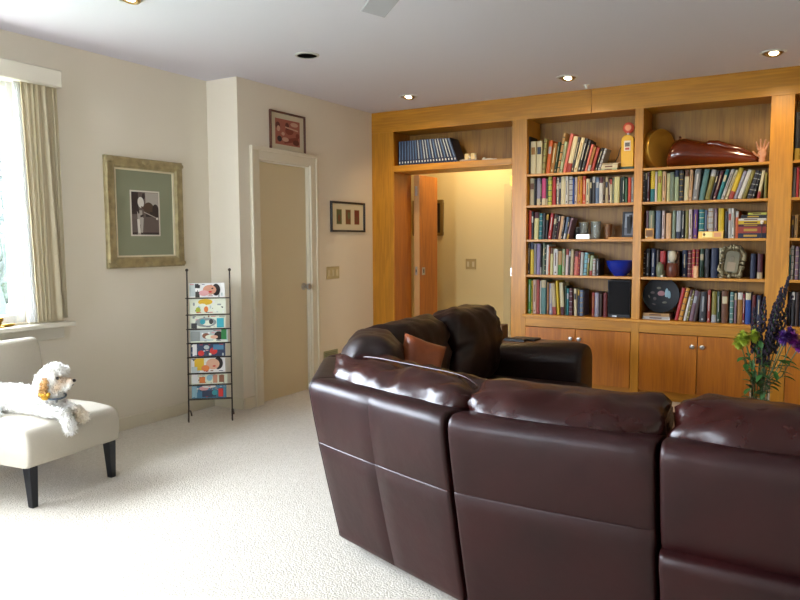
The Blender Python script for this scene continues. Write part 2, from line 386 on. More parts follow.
  (-0.708, 0.02, 0.224, 0.0, 'maroon', 'maroon book between cream and brown ones'),
  (-0.685, 0.021, 0.224, 0.0, 'brown', 'brown book between maroon and dark green ones'),
  (-0.661, 0.029, 0.232, 0.0, 'dark green', 'dark green book between brown and navy ones'),
  (-0.527, 0.04, 0.197, 0.0, 'navy', 'navy book between dark green and maroon ones'),
  (-0.478, 0.04, 0.196, 0.0, 'maroon', 'maroon book at right end beside navy one'),
 ]),
 ('middle','bottom',0.688,[
  (-1.082, 0.0274, 0.276, 0.205, 'red', 'leaning red book at left end beside amber one'),
  (-1.051, 0.0294, 0.275, 0.205, 'amber', 'leaning amber book between red and white ones'),
  (-1.01, 0.0196, 0.264, 0.198, 'white', 'leaning white book between amber and olive ones'),
  (-0.986, 0.0128, 0.255, 0.187, 'olive', 'thin leaning olive book between white and mauve ones'),
  (-0.969, 0.0335, 0.254, 0.17, 'mauve', 'leaning mauve book between olive and dark brown ones'),
  (-0.932, 0.0267, 0.244, 0.146, 'dark brown', 'leaning dark brown book between mauve and charcoal ones'),
  (-0.889, 0.052, 0.247, 0.02, 'charcoal', 'thick charcoal book between dark brown and brick red ones'),
  (-0.827, 0.024, 0.262, 0.004, 'brick red', 'brick red book between charcoal and olive ones'),
  (-0.795, 0.037, 0.253, 0.002, 'olive', 'olive book between brick red and dark green ones'),
  (-0.753, 0.025, 0.253, -0.006, 'dark green', 'dark green book between olive and brown ones'),
  (-0.72, 0.052, 0.26, -0.012, 'brown', 'thick brown book between dark green and teal grey ones'),
  (-0.661, 0.028, 0.251, 0.004, 'teal grey', 'teal grey book between brown and mauve ones'),
  (-0.626, 0.018, 0.242, -0.004, 'mauve', 'thin mauve book between teal grey and gold brown ones'),
  (-0.604, 0.036, 0.249, 0.0, 'gold brown', 'gold brown book between mauve and crimson ones'),
  (-0.565, 0.013, 0.241, 0.0, 'crimson', 'thin crimson book between gold brown and blue ones'),
  (-0.547, 0.04, 0.248, 0.0, 'blue', 'blue book between crimson and dark red ones'),
  (-0.503, 0.03, 0.231, 0.0, 'dark red', 'dark red book between blue and navy ones'),
  (-0.468, 0.032, 0.231, 0.0, 'navy', 'navy book at right end beside dark red one'),
 ]),
 ('right','top',1.955,[
  (-0.248, 0.039, 0.36, 0.0, 'black', 'black book standing alone'),
 ]),
 ('right','second',1.675,[
  (-0.252, 0.023, 0.227, 0.0, 'grey', 'grey book at left end beside red one'),
  (-0.225, 0.018, 0.227, 0.0, 'red', 'red book between grey and cream ones'),
  (-0.203, 0.027, 0.218, 0.0, 'cream', 'cream book at right end beside red one'),
 ]),
 ('right','third',1.368,[
  (-0.244, 0.013, 0.168, 0.0, 'dark brown', 'thin dark brown book at left end beside tan one'),
  (-0.228, 0.025, 0.175, 0.0, 'tan', 'tan book at right end beside dark brown one'),
 ]),
 ('right','fourth',1.048,[
  (-0.258, 0.017, 0.246, 0.0, 'teal', 'thin teal book at left end beside light grey one'),
  (-0.239, 0.018, 0.261, 0.0, 'light grey', 'thin light grey book between teal and mauve ones'),
  (-0.213, 0.026, 0.253, 0.0, 'mauve', 'mauve book between light grey and charcoal ones'),
  (-0.183, 0.023, 0.245, 0.0, 'charcoal', 'charcoal book at right end beside mauve one'),
 ]),
 ('right','bottom',0.688,[
  (-0.252, 0.023, 0.265, 0.0, 'black', 'black book at left end beside charcoal one'),
  (-0.226, 0.023, 0.264, 0.0, 'charcoal', 'charcoal book between black and dark brown ones'),
  (-0.2, 0.028, 0.264, 0.0, 'dark brown', 'dark brown book between charcoal and navy ones'),
  (-0.168, 0.027, 0.255, 0.0, 'navy', 'navy book at right end beside dark brown one'),
 ]),
]
# ---------------------------------------------------------------- palette
wallm = mat('painted_wall', 'e4dbc8', .75, bump=.08, bscale=220, dist=.001)
ceilm = mat('painted_ceiling', 'dcd9e3', .85)
trimm = mat('cream_trim_paint', 'ddd4bd', .45)
doorm = mat('taupe_door_paint', 'd6c6a2', .5)
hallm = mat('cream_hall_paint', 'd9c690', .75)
oakv = wood('oak_vertical', 'c4861f', 'b07517', 'z')
oakh = wood('oak_horizontal', 'c4861f', 'b07517', 'x')
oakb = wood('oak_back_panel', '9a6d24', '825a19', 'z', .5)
oakc = wood('oak_cabinet_door', 'b86f16', 'a35f0f', 'z', .35)
oakd = wood('oak_door_leaf', 'ad6612', '98560c', 'z', .35)
steel = mat('brushed_steel', 'b9b9b9', .3, 1)
brass = mat('brass', 'b8923c', .3, 1)
ironm = mat('dark_wrought_iron', '3b322b', .5, .6)
whitep = mat('white_plastic', 'e4e2dc', .4)
blackp = mat('black_plastic', '0c0d10', .4)
glassm = mat('clear_glass', 'ffffff', .02, trans=1, ior=1.45)

def carpet():
    m = bpy.data.materials.new('carpet'); m.use_nodes = True; nt = m.node_tree; N = nt.nodes; L = nt.links; b = N['Principled BSDF']
    tc = N.new('ShaderNodeTexCoord')
    n = N.new('ShaderNodeTexNoise'); n.inputs['Scale'].default_value = 60; n.inputs['Detail'].default_value = 6; n.inputs['Roughness'].default_value = .75
    v = N.new('ShaderNodeTexVoronoi'); v.inputs['Scale'].default_value = 110
    L.new(tc.outputs['Object'], n.inputs['Vector']); L.new(tc.outputs['Object'], v.inputs['Vector'])
    cr = N.new('ShaderNodeValToRGB'); cr.color_ramp.elements[0].position = .33; cr.color_ramp.elements[1].position = .66
    cr.color_ramp.elements[0].color = hexc('b9ae9a'); cr.color_ramp.elements[1].color = hexc('d3cabb')
    L.new(n.outputs['Fac'], cr.inputs[0]); L.new(cr.outputs[0], b.inputs['Base Color'])
    a = N.new('ShaderNodeMath'); a.operation = 'SUBTRACT'; L.new(n.outputs['Fac'], a.inputs[0]); L.new(v.outputs['Distance'], a.inputs[1])
    bp = N.new('ShaderNodeBump'); bp.inputs['Strength'].default_value = .6; bp.inputs['Distance'].default_value = .006
    L.new(a.outputs[0], bp.inputs['Height']); L.new(bp.outputs[0], b.inputs['Normal'])
    b.inputs['Roughness'].default_value = .95; b.inputs['Sheen Weight'].default_value = .3
    return m
carpetm = carpet()

# ---------------------------------------------------------------- room shell
XL, YB, XD, YF, H = -4.357, 4.3175, -4.03, 6.263, 2.65
XR, YR, YH = 1.85, -2.5, 7.6
T = .12
WY0, WY1, WZ0, WZ1 = -.6, 2.72, .86, 2.36          # window in the left wall
struct('floor', BX((-5.2, YR-.2, -.06), (XR+.2, YH+.2, 0)), carpetm)
ce = MB()
holes = []
ce.box((-5.2, YR-.2, H), (XR+.2, YH+.2, H+.08))
struct('ceiling', ce, ceilm)
wl = MB()
wl.box((XL-T, YR, 0), (XL, WY0, H)); wl.box((XL-T, WY1, 0), (XL, YB+.1, H))
wl.box((XL-T, WY0, 0), (XL, WY1, WZ0)); wl.box((XL-T, WY0, WZ1), (XL, WY1, H))
struct('wall_left', wl, wallm)
struct('wall_chase', BX((XL, YB, 0), (XD-T, YB+T, H)), wallm)
DY0, DY1, DZ = 4.545, 5.225, 2.035
wd = MB()
wd.box((XD-T, YB, 0), (XD, DY0, H)); wd.box((XD-T, DY1, 0), (XD, 6.62, H)); wd.box((XD-T, DY0, DZ), (XD, DY1, H))
struct('wall_door_side', wd, wallm)
struct('wall_closet', BX((XD-.75, DY0-.2, 0), (XD-.7, DY1+.2, H)), wallm)
BWX0, BWX1 = -3.4, -2.4
wr = MB()
wr.box((XL-T, YR-T, 0), (BWX0, YR, H)); wr.box((BWX1, YR-T, 0), (XR+T, YR, H)); wr.box((BWX0, YR-T, 0), (BWX1, YR, .5)); wr.box((BWX0, YR-T, 2.3), (BWX1, YR, H))
struct('wall_rear', wr, wallm)
struct('wall_right', BX((XR, YR, 0), (XR+T, YH, H)), wallm)
# hallway seen through the bookcase doorway
struct('wall_hall_far', BX((-5.2, YH, 0), (XR, YH+T, H)), hallm)
struct('wall_hall_left', BX((-5.2, 6.62, 0), (-5.1, YH, H)), hallm)
struct('wall_hall_front', BX((-5.1, 6.5, 0), (XD-T, 6.62, H)), hallm)
struct('wall_hall_right', BX((-1.9, 6.64, 0), (-1.8, YH, H)), hallm)
tr = MB()
tr.box((XL, YR, 0), (XL+.014, YB, .095)); struct('baseboard_left', tr, trimm, bevel=.004)
struct('baseboard_chase', BX((XL+.014, YB-.014, 0), (XD, YB, .095)), trimm, bevel=.004)
struct('baseboard_door_side', MB().box((XD, YB, 0), (XD+.014, 4.45, .095)).box((XD, 5.32, 0), (XD+.014, YF, .095)), trimm, bevel=.004)
struct('baseboard_right', BX((XR-.014, YR, 0), (XR, YF, .095)), trimm)
# white door with casing
dr = thing('door_1', 'plain taupe flush door in cream casing on the left', 'door', (XD, 4.88, 0)); dr['kind'] = 'structure'
BX((XD-.075, DY0+.014, .006), (XD-.035, DY1-.016, DZ-.016)).build('door_panel', doorm, dr, bevel=.002)
c = MB()
for y0, y1 in ((DY0-.07, DY0), (DY1, DY1+.07)): c.box((XD, y0, 0), (XD+.018, y1, DZ+.07))
c.box((XD, DY0, DZ), (XD+.018, DY1, DZ+.07))
for y0, y1 in ((DY0-.1, DY0-.07), (DY1+.07, DY1+.1)): c.box((XD, y0, 0), (XD+.028, y1, DZ+.07))
c.box((XD, DY0-.1, DZ+.07), (XD+.028, DY1+.1, DZ+.1))
c.build('door_casing', trimm, dr, bevel=.004)
j = MB()
j.box((XD-T, DY0, 0), (XD, DY0+.012, DZ)); j.box((XD-T, DY1-.012, 0), (XD, DY1, DZ)); j.box((XD-T, DY0, DZ-.012), (XD, DY1, DZ))
j.build('door_jamb', trimm, dr)
k = MB(); Mx = Matrix.Rotation(PI/2, 4, 'Y')
k.lathe([(.0, 0), (.032, 0), (.032, .006), (.013, .012), (.012, .035), (.02, .042), (.028, .055), (.029, .066), (.022, .076), (0, .079)], (XD-.035, 5.16, .955), 24, M=Mx)
k.build('door_knob', steel, dr)
hg = MB()
for z in (.25, 1.02, 1.78): hg.tube([(XD-.02, DY0+.012, z), (XD-.02, DY0+.012, z+.09)], .008, 8)
hg.build('door_hinge', whitep, dr)

# ---------------------------------------------------------------- left window
wn = thing('window_1', 'wide daylight window in the left wall with white frame', 'window', (XL, 1.6, WZ0)); wn['kind'] = 'structure'
wfm = mat('white_window_frame', 'f0f0ee', .4)
f = MB()
f.box((XL-.10, WY0, WZ0), (XL-.02, WY0+.05, WZ1)); f.box((XL-.10, WY1-.06, WZ0), (XL-.02, WY1, WZ1))
f.box((XL-.10, WY0+.05, WZ0), (XL-.02, WY1-.06, WZ0+.05)); f.box((XL-.10, WY0+.05, WZ1-.05), (XL-.02, WY1-.06, WZ1))
f.box((XL-.09, 1.0, WZ0+.05), (XL-.03, 1.05, WZ1-.05))
f.build('window_frame', wfm, wn, bevel=.004)
gm = bpy.data.materials.new('window_glass'); gm.use_nodes = True; nt = gm.node_tree; nt.nodes.remove(nt.nodes['Principled BSDF'])
t_ = nt.nodes.new('ShaderNodeBsdfTransparent'); g_ = nt.nodes.new('ShaderNodeBsdfGlossy'); g_.inputs['Roughness'].default_value = .02
x_ = nt.nodes.new('ShaderNodeMixShader'); x_.inputs[0].default_value = .05
nt.links.new(t_.outputs[0], x_.inputs[1]); nt.links.new(g_.outputs[0], x_.inputs[2]); nt.links.new(x_.outputs[0], nt.nodes['Material Output'].inputs[0])
g = MB(); g.box((XL-.062, WY0+.05, WZ0+.05), (XL-.058, 1.0, WZ1-.05)); g.box((XL-.062, 1.05, WZ0+.05), (XL-.058, WY1-.06, WZ1-.05))
g.build('window_pane', gm, wn)
s = MB(); s.box((XL-.02, WY0-.06, .815), (XL+.105, 2.99, .845)); s.box((XL, WY0-.03, .73), (XL+.022, 2.96, .815))
s.build('window_sill', wfm and mat('sill_paint', 'd8d2c2', .4), wn, bevel=.006)
c = MB(); c.box((XL, WY1, .845), (XL+.016, WY1+.18, 2.45)); c.box((XL, WY0-.06, WZ1), (XL+.016, WY1+.08, WZ1+.09))
c.build('window_casing', trimm, wn, bevel=.003)
wb = thing('window_2', 'window in the wall behind the camera', 'window', (-1.85, YR, .5)); wb['kind'] = 'structure'
f = MB()
f.box((BWX0, YR-.1, .5), (BWX0+.06, YR-.02, 2.3)); f.box((BWX1-.06, YR-.1, .5), (BWX1, YR-.02, 2.3)); f.box((BWX0+.06, YR-.1, .5), (BWX1-.06, YR-.02, .56)); f.box((BWX0+.06, YR-.1, 2.24), (BWX1-.06, YR-.02, 2.3)); f.box((-2.93, YR-.1, .5), (-2.87, YR-.02, 2.3))
f.build('window_frame', wfm, wb)
BX((BWX0+.06, YR-.062, .56), (BWX1-.06, YR-.058, 2.24)).build('window_pane', gm, wb)

# drapery and valance
dm = mat('drapery_linen', 'd6caac', .9, bump=.3, bscale=260, dist=.001)
nt = dm.node_tree; t_ = nt.nodes.new('ShaderNodeBsdfTranslucent'); t_.inputs[0].default_value = hexc('d8c8a4'); x_ = nt.nodes.new('ShaderNodeMixShader'); x_.inputs[0].default_value = .28
nt.links.new(nt.nodes['Principled BSDF'].outputs[0], x_.inputs[1]); nt.links.new(t_.outputs[0], x_.inputs[2]); nt.links.new(x_.outputs[0], nt.nodes['Material Output'].inputs[0])
d = MB(); rows = []
nz, ny = 30, 150
def drape(y0t, y1t, y0b, y1b, x0, amp, folds, zt, zb, ph=0):
    rows = []
    for i in range(nz+1):
        t = i/nz; z = zt+(zb-zt)*t; a0 = y0t+(y0b-y0t)*t; a1 = y1t+(y1b-y1t)*t
        rows.append([(x0+amp*(math.sin(2*PI*folds*k/ny+ph)+.35*math.sin(2*PI*folds*2.3*k/ny+1+ph)), a0+(a1-a0)*k/ny+.004*math.cos(2*PI*folds*k/ny+ph), z) for k in range(ny+1)])
    return rows
d.grid(drape(2.685, 2.83, 2.735, 2.84, XL+.08, .007, 4, 2.37, .855))
d.grid(drape(2.80, 2.845, 2.815, 2.905, XL+.088, .006, 1.0, 2.37, .855, 1))
d.grid(drape(2.835, 2.935, 2.90, 2.945, XL+.075, .007, 4, 2.37, .87, 2))
dd = d.build('curtain', dm, None)
m_ = dd.modifiers.new('thick', 'SOLIDIFY'); m_.thickness = .0015
tag(dd, 'beige linen curtain hanging in folds at the window edge', 'curtain')
sm = bpy.data.materials.new('sheer_white'); sm.use_nodes = True; nt = sm.node_tree; nt.nodes.remove(nt.nodes['Principled BSDF'])
a_ = nt.nodes.new('ShaderNodeBsdfTranslucent'); c_ = nt.nodes.new('ShaderNodeBsdfDiffuse'); x_ = nt.nodes.new('ShaderNodeMixShader'); x_.inputs[0].default_value = .35
nt.links.new(a_.outputs[0], x_.inputs[1]); nt.links.new(c_.outputs[0], x_.inputs[2]); nt.links.new(x_.outputs[0], nt.nodes['Material Output'].inputs[0])
d = MB(); ny_ = ny; d.grid(drape(2.66, 2.70, 2.685, 2.745, XL+.05, .008, 3, 2.37, .86, .5)); o = d.build('sheer_curtain', sm, None)
tag(o, 'narrow white sheer curtain strip between glass and beige curtain', 'curtain')
v = MB(); v.box((XL, WY0-.1, 2.342), (XL+.12, 2.953, 2.452))
vv = v.build('curtain_valance', mat('valance_fabric', 'ddd6c5', .9, bump=.3, bscale=300, dist=.001), None, bevel=.008)
tag(vv, 'straight cream fabric box valance above the window', 'valance')
# little brass figurine on the sill
fg = MB(); fg.lathe([(0, 0), (.035, 0), (.03, .008), (.012, .014), (.012, .03), (.024, .045), (.024, .06), (.008, .07), (0, .075)], (XL+.03, 2.52, .845), 16)
fg.ell((XL+.035, 2.57, .857), (.018, .05, .011), 0, 12)
tag(fg.build('figurine', brass, None), 'small brass figurine lying on the window sill', 'ornament')

# ---------------------------------------------------------------- outside the window
gr = BX((-60, -40, -.5), (-5.3, 60, -.4)); struct('ground_outside', gr, mat('frosty_lawn', '6f7a66', .9, vary=.15, vscale=2))
barkm = mat('pale_bark', '3a403c', .9, bump=.5, bscale=30, dist=.01)
def tree(x, y, h, seed, lean=0):
    rnd = random.Random(seed); mb = MB()
    def br(p, d, L, r, depth):
        pts = [p]; q = p.copy(); dd = d.copy()
        for i in range(5):
            dd = (dd+Vector((rnd.uniform(-.22,.22), rnd.uniform(-.22,.22), rnd.uniform(-.05,.16)))).normalized(); q = q+dd*L/5; pts.append(q.copy())
        mb.tube(pts, [r*(1-.45*i/5) for i in range(6)], 6)
        if depth > 0:
            for k in range(4 if depth > 1 else 4):
                i = rnd.randint(1, 5); nd = (dd+Vector((rnd.uniform(-1,1), rnd.uniform(-1,1), rnd.uniform(-.2,.7)))).normalized()
                br(pts[i], nd, L*.68, r*.5, depth-1)
    br(Vector((x, y, -.42)), Vector((lean, 0, 1)).normalized(), h*.5, .15, 4)
    return mb.build('bare_tree', barkm, None, origin=False, local=False)
for i, (x, y, h, s_, lb) in enumerate(((-9.6, 5.35, 4.6, 3, 'pale twisted tree seen through the window, nearest the glass'), (-15.5, 8.8, 7, 8, 'pale branching tree further back beyond the window'), (-11.2, 6.55, 5.5, 12, 'slim pale tree between its two neighbours beyond the window'))):
    tag(tree(x, y, h, s_), lb, 'tree', 'trees beyond the window')
hd = MB(); rr = random.Random(4)
for i in range(260):
    hd.ell((-18+rr.uniform(-1,1), rr.uniform(4, 18), rr.uniform(-.3, 1.9)), rr.uniform(.3, .6), 0, 8)
tag(hd.build('hedge', mat('hedge_leaf', '3c463a', .9, bump=1, bscale=8, dist=.2), None), 'grey-green hedge far beyond the window', 'hedge', kind='stuff')
# ---------------------------------------------------------------- built-in bookcase
bc = thing('built_in_bookcase', 'wall-wide built-in oak bookcase with doorway and lower cabinets', 'bookcase', (-1.2, YF, 0))
YB2 = 6.6                                   # inner face of the back panel
STILES = [(-4.03, -3.775), (-2.51, -2.368), (-1.42, -1.352), (-.411, -.252), (.69, .76), (1.70, 1.85)]
OT = 2.445
for i, (a, b) in enumerate(STILES): BX((a, YF, 0), (b, YF+.022, OT)).build('stile', oakv, bc, bevel=.0015)
for a, b in ((-4.03, -1.79), (-1.787, 1.85)): BX((a, YF, OT), (b, YF+.022, H)).build('frieze_board', oakh, bc, bevel=.0015)
SH = [1.955, 1.675, 1.368, 1.048]
bays = [(-2.37, -1.42), (-1.352, -.411), (-.252, .69), (.76, 1.70)]
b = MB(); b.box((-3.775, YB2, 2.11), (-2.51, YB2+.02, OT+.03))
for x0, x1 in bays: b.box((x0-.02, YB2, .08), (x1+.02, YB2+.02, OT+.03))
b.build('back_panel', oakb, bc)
# upright partitions behind the stiles
for (x0, x1) in ((-4.0, -3.775), (-2.51, -2.368), (-1.42, -1.352), (-.411, -.252), (.69, .76), (1.70, 1.84)):
    q = MB()
    z0 = 0
    q.box((x0, YF+.022, z0), (x0+.02, YB2+.02, OT+.03)); q.box((x1-.02, YF+.022, z0), (x1, YB2+.02, OT+.03))
    q.build('partition', oakd if x0 < -3.9 else oakv, bc)
q = MB(); q.box((-3.775, YF+.022, OT+.001), (-2.51, YB2, OT+.02))
for x0, x1 in bays: q.box((x0, YF+.022, OT+.001), (x1, YB2, OT+.02))
q.build('top_panel', oakh, bc)
q = BX((-3.775, YF-.004, 2.048), (-2.51, YB2+.02, 2.11)); q.build('shelf', oakh, bc, bevel=.002)
for x0, x1 in bays:
    for z in SH: BX((x0, YF+.006, z-.021), (x1, YB2, z)).build('shelf', oakh, bc, bevel=.002)
for n, (x0, x1) in enumerate(((-2.39, .73), (.73, 1.85))):
    BX((x0, YF-.025, .662), (x1, YB2, .688)).build('counter_ledge', oakh, bc, bevel=.004)
for x0, x1 in bays:
    BX((x0, YF+.002, .578), (x1, YF+.02, .66)).build('cabinet_rail', oakh, bc, bevel=.001)
    mid = (x0+x1)/2-.005
    for a, b2, s in ((x0+.004, mid-.003, 1), (mid+.003, x1-.004, -1)):
        dp = BX((a, YF-.004, .09), (b2, YF+.018, .572)).build('cabinet_door', oakc, bc, bevel=.002)
        kx = (b2-.035) if s == 1 else (a+.035)
        MB().lathe([(0, .0), (.008, 0), (.008, .012), (.018, .016), (.02, .024), (.014, .03), (0, .032)], (kx, YF-.003, .487), 20, M=Matrix.Rotation(PI/2, 4, 'X')).build('door_knob', steel, dp)
    BX((x0, YF+.06, 0), (x1, YF+.08, .09)).build('kickboard', oakh, bc)
    BX((x0, YF+.03, .085), (x1, YB2, .1)).build('cabinet_floor', oakh, bc)
hw = MB(); hw.box((-2.528, YF+.005, 1.86), (-2.5105, YF+.03, 1.95)); hw.build('hinge_plate', brass, bc)
hw = MB(); hw.box((-2.520, YF+.01, 1.03), (-2.5105, YF+.03, 1.11)); hw.build('strike_plate', steel, bc)

# oak door leaf folded back into the hall
dl = thing('door_2', 'narrow orange oak door folded back into the hall doorway', 'door', (-3.73, 6.66, 0)); dl['kind'] = 'structure'
BX((-3.752, 6.645, .01), (-3.69, 7.05, 2.046)).build('door_leaf', oakd, dl, bevel=.003)
BX((-3.7535, 6.641, .01), (-3.6885, 6.6445, 2.046)).build('door_edge', mat('pale_oak_edge', 'c99a62', .5), dl)
MB().box((-3.738, 6.636, 1.83), (-3.712, 6.642, 1.93)).build('hinge_plate', steel, dl)
MB().box((-3.736, 6.636, 1.0), (-3.714, 6.642, 1.09)).box((-3.6905, 6.70, 1.0), (-3.686, 6.76, 1.08)).build('latch_plate', steel, dl)
MB().box((-3.728, 6.632, 1.03), (-3.72, 6.637, 1.06)).box((-3.687, 6.722, 1.02), (-3.684, 6.738, 1.06)).build('latch_recess', blackp, dl)
# cream casing on the hall wall, right of the opening
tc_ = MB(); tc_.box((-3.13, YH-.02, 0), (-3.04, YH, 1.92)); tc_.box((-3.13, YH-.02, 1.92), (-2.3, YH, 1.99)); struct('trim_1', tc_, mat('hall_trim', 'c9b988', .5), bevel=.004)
struct('door_3', BX((-3.04, YH-.01, 0), (-2.3, YH-.002, 1.92)), doorm)

# ---------------------------------------------------------------- books
def book_mesh(w, h, d, lean, cover, pages, label, style, rnd):
    mb = MB(); t = min(.003, w*.15)
    x1 = 0 if lean >= 0 else w; x0 = x1-w
    # overhanging boards and rounded spine, paper block recessed at head, tail and fore edge
    nseg = 5; R = min(.006, w*.25)
    pts = []
    for k in range(nseg+1):
        a = PI*k/nseg; pts.append(((x0+x1)/2-math.cos(a)*w/2, -math.sin(a)*R))
    rows = [[(px, py, z) for px, py in [(x0, d)]+pts+[(x1, d)]] for z in (0, h)]
    mb.grid(rows, 0)
    inner = [(x0+t, d)]+[(px*1+(((x0+x1)/2-px)*min(1, 2*t/w)), py+t) for px, py in pts]+[(x1-t, d)]
    mb.grid([[(px, py, z) for px, py in inner] for z in (0, h)][::-1], 0)
    outer = [(x0, d)]+pts+[(x1, d)]
    for z in (0, h):
        mb.grid([[(px, py, z) for px, py in outer], [(px, py, z) for px, py in inner]], 0)
    mb.add([(x0, d, 0), (x0+t, d, 0), (x0+t, d, h), (x0, d, h)], [(0,1,2,3)], 0)
    mb.add([(x1-t, d, 0), (x1, d, 0), (x1, d, h), (x1-t, d, h)], [(0,1,2,3)], 0)
    mb.box((x0+t*1.02, t+.001, .003), (x1-t*1.02, d-.004, h-.004), 1)
    def band(z0, z1, mi, fx=.0):
        sx = [( (x0+x1)/2+((p[0]-(x0+x1)/2)*(1-fx)), p[1]-.0006) for p in pts]
        mb.grid([[(px, py, z0) for px, py in sx], [(px, py, z1) for px, py in sx]], mi)
    if style == 'ency': band(h*.09, h*.17, 2, .25); band(h*.22, h*.985, 3, .35)
    elif style == 'title': band(h*.35, h*.85, 2, .5); band(h*.06, h*.12, 2, .3)
    elif style == 'bands':
        for q in (.12, .3, .5, .7, .88): band(h*q, h*(q+.025), 2)
    elif style == 'block': band(h*.6, h*.82, 2, .1)
    elif style == 'foot': band(.0, h*.25, 2)
    elif style == 'head': band(h*.78, h*.999, 2)
    elif style == 'half': band(.0, h*.42, 2)
    return mb
pagem = mat('book_paper', 'b3a88c', .9)
def cmat(c):
    r_, g_, b_, _ = hexc(PALETTE[c]); k_ = .62
    return mat('cover_'+c.replace(' ', '_'), (r_*k_, g_*k_, b_*k_), .5)
LIGHTS = ('cream', 'white', 'light grey', 'pale yellow', 'yellow', 'silver', 'peach', 'beige', 'yellow green', 'pale green', 'pinkish white', 'light blue', 'salmon', 'tan', 'pink beige', 'amber')
SP = {('left','fourth','green'): ('half_rev', 'brown'), ('middle','second','yellow', 3): ('half', 'teal')}
rowname = {'top': 'top shelf', 'second': 'second shelf', 'third': 'third shelf', 'fourth': 'fourth shelf', 'bottom': 'bottom shelf'}
rnd = random.Random(11)
for bay, sh, zs, L in BOOKS:
    grp = 'books on the %s of the %s bookcase bay' % (rowname[sh], bay)
    for i, (x, w, h, th, colr, lab) in enumerate(L):
        d = rnd.uniform(.16, .22) if h > .2 else rnd.uniform(.13, .16)
        y = 6.31+rnd.uniform(-.008, .012)
        if bay == 'middle' and sh == 'fourth': y += .055; d = min(d, .19)
        style = rnd.choice(['title', 'title', 'block', 'bands', 'foot', 'head', 'plain', 'plain'])
        acc = rnd.choice(['navy', 'charcoal', 'brick red', 'brown', 'dark green', 'maroon', 'gold brown']) if colr in LIGHTS else rnd.choice(['cream', 'gold', 'light grey', 'beige', 'silver', 'white'])
        if colr == 'green' and sh == 'fourth': style, acc = 'half', 'green'; colr2 = 'tan'
        else: colr2 = colr
        if bay == 'middle' and sh == 'second' and colr == 'yellow' and i < 6: style, acc = 'half', 'teal'
        if colr == 'red' and bay == 'middle' and sh == 'fourth' and w < .04 or colr == 'crimson' and sh == 'fourth': style, acc = 'bands', 'gold'
        if bay == 'middle' and sh == 'second' and colr == 'maroon' or colr == 'black' and w > .03: style = 'title'
        if bay == 'right' and sh == 'top': style, acc, d = 'foot', 'gold', .2
        if colr == 'olive patterned': style, acc = 'bands', 'brown'
        o = book_mesh(w*.95, h, d, th, colr2, pagem, acc, style, rnd).build('book', [cmat(colr2), pagem, cmat(acc)], None, local=True)
        xo = x if th < 0 else x+w/math.cos(th)
        o.location = (xo, y, zs+.0006); o.rotation_euler = (0, th, 0)
        tag(o, '%s, %s, %s bay' % (lab, rowname[sh].replace(' shelf', ' shelf'), bay), 'book', grp)
# blue encyclopedia set over the doorway
bl = mat('encyclopedia_blue', '142443', .45); slv = mat('encyclopedia_silver', 'b9bdc2', .4)
xx = -3.742; NV = 20
eb = book_mesh(.0315, .242, .19, -1, None, None, None, 'ency', rnd)
first = None
for i in range(NV):
    th = 0 if i < 4 else -(.03+.36*((i-4)/(NV-5)))
    if first is None:
        o = eb.build('encyclopedia_volume', [bl, pagem, slv, mat('encyclopedia_panel', '55739a', .35)], None, local=True); first = o
        ob2 = eb.build('encyclopedia_volume', [bl, pagem, slv, mat('encyclopedia_painted_glint', 'a8b2b8', .35)], None, local=True); PALEMESH = ob2.data; bpy.data.objects.remove(ob2)  # pale spine stripe: specular streak painted into the colour of some volumes
    else:
        o = first.copy(); COL.objects.link(o)
        if i in (7, 9, 10, 12, 14, 15, 17, 18): o.data = PALEMESH
    th = th*.92
    o.location = (xx, 6.312, 2.1106); o.rotation_euler = (0, th, 0)
    xx += .0325/math.cos(th)
    if i < 4: lab = 'blue encyclopedia volume standing upright at left end of row above doorway'
    elif i < NV-1: lab = 'blue encyclopedia volume leaning left in the row above the doorway'
    else: lab = 'last blue encyclopedia volume, leaning most, its cover facing the white pottery'
    tag(o, lab, 'book', 'blue encyclopedia set above the doorway')
# flat stacks
def flat(x0, x1, y0, d, z, h, colr, lab, grp):
    mb = MB(); t = min(.003, h*.2)
    mb.box((x0, y0, z), (x1, y0+d, z+t)); mb.box((x0, y0, z+h-t), (x1, y0+d, z+h)); mb.box((x0, y0, z+t), (x1, y0+.003, z+h-t))
    mb.box((x0+.004, y0+.003, z+t), (x1-.004, y0+d-.004, z+h-t), 1)
    mb.box((x0+(x1-x0)*.25, y0-.0006, z+h*.3), (x0+(x1-x0)*.7, y0, z+h*.7), 2)
    acc = 'gold' if colr not in LIGHTS else 'brown'
    tag(mb.build('book', [cmat(colr), pagem, cmat(acc)], None), lab, 'book', grp)
g = 'flat stacked books beside the yellow pump'
flat(-1.718, -1.578, 6.32, .19, 1.9555, .018, 'pale green', 'pale green book lying flat, lowest of stack beside yellow pump', g)
flat(-1.715, -1.572, 6.318, .20, 1.9740, .030, 'cream', 'thick cream book lying flat in middle of stack beside yellow pump', g)
flat(-1.720, -1.566, 6.315, .19, 2.0045, .014, 'beige', 'thin beige book lying flat on top of stack beside yellow pump', g)
g = 'flat stacked books on the third shelf of the middle bay'
zz = 1.3685
for hh, c_, lb, a in ((.040, 'navy', 'navy book lying flat at bottom of stack at right end of third shelf', 0), (.050, 'brick red', 'thick brick red book lying flat just above the navy one', 0), (.020, 'maroon', 'thin maroon book lying flat on the brick red one', 0), (.028, 'yellow', 'bright yellow book lying flat halfway up the third shelf stack', .0), (.018, 'white', 'thin white book lying flat under the black one', 0), (.026, 'black', 'black book lying flat near top of third shelf stack', .03), (.018, 'yellow green', 'thin yellow green book topping the flat stack on third shelf', .08)):
    flat(-.630+a, -.418, 6.315, .2, zz, hh-.0006, c_, lb, g); zz += hh
g = 'flat books under the round plate'
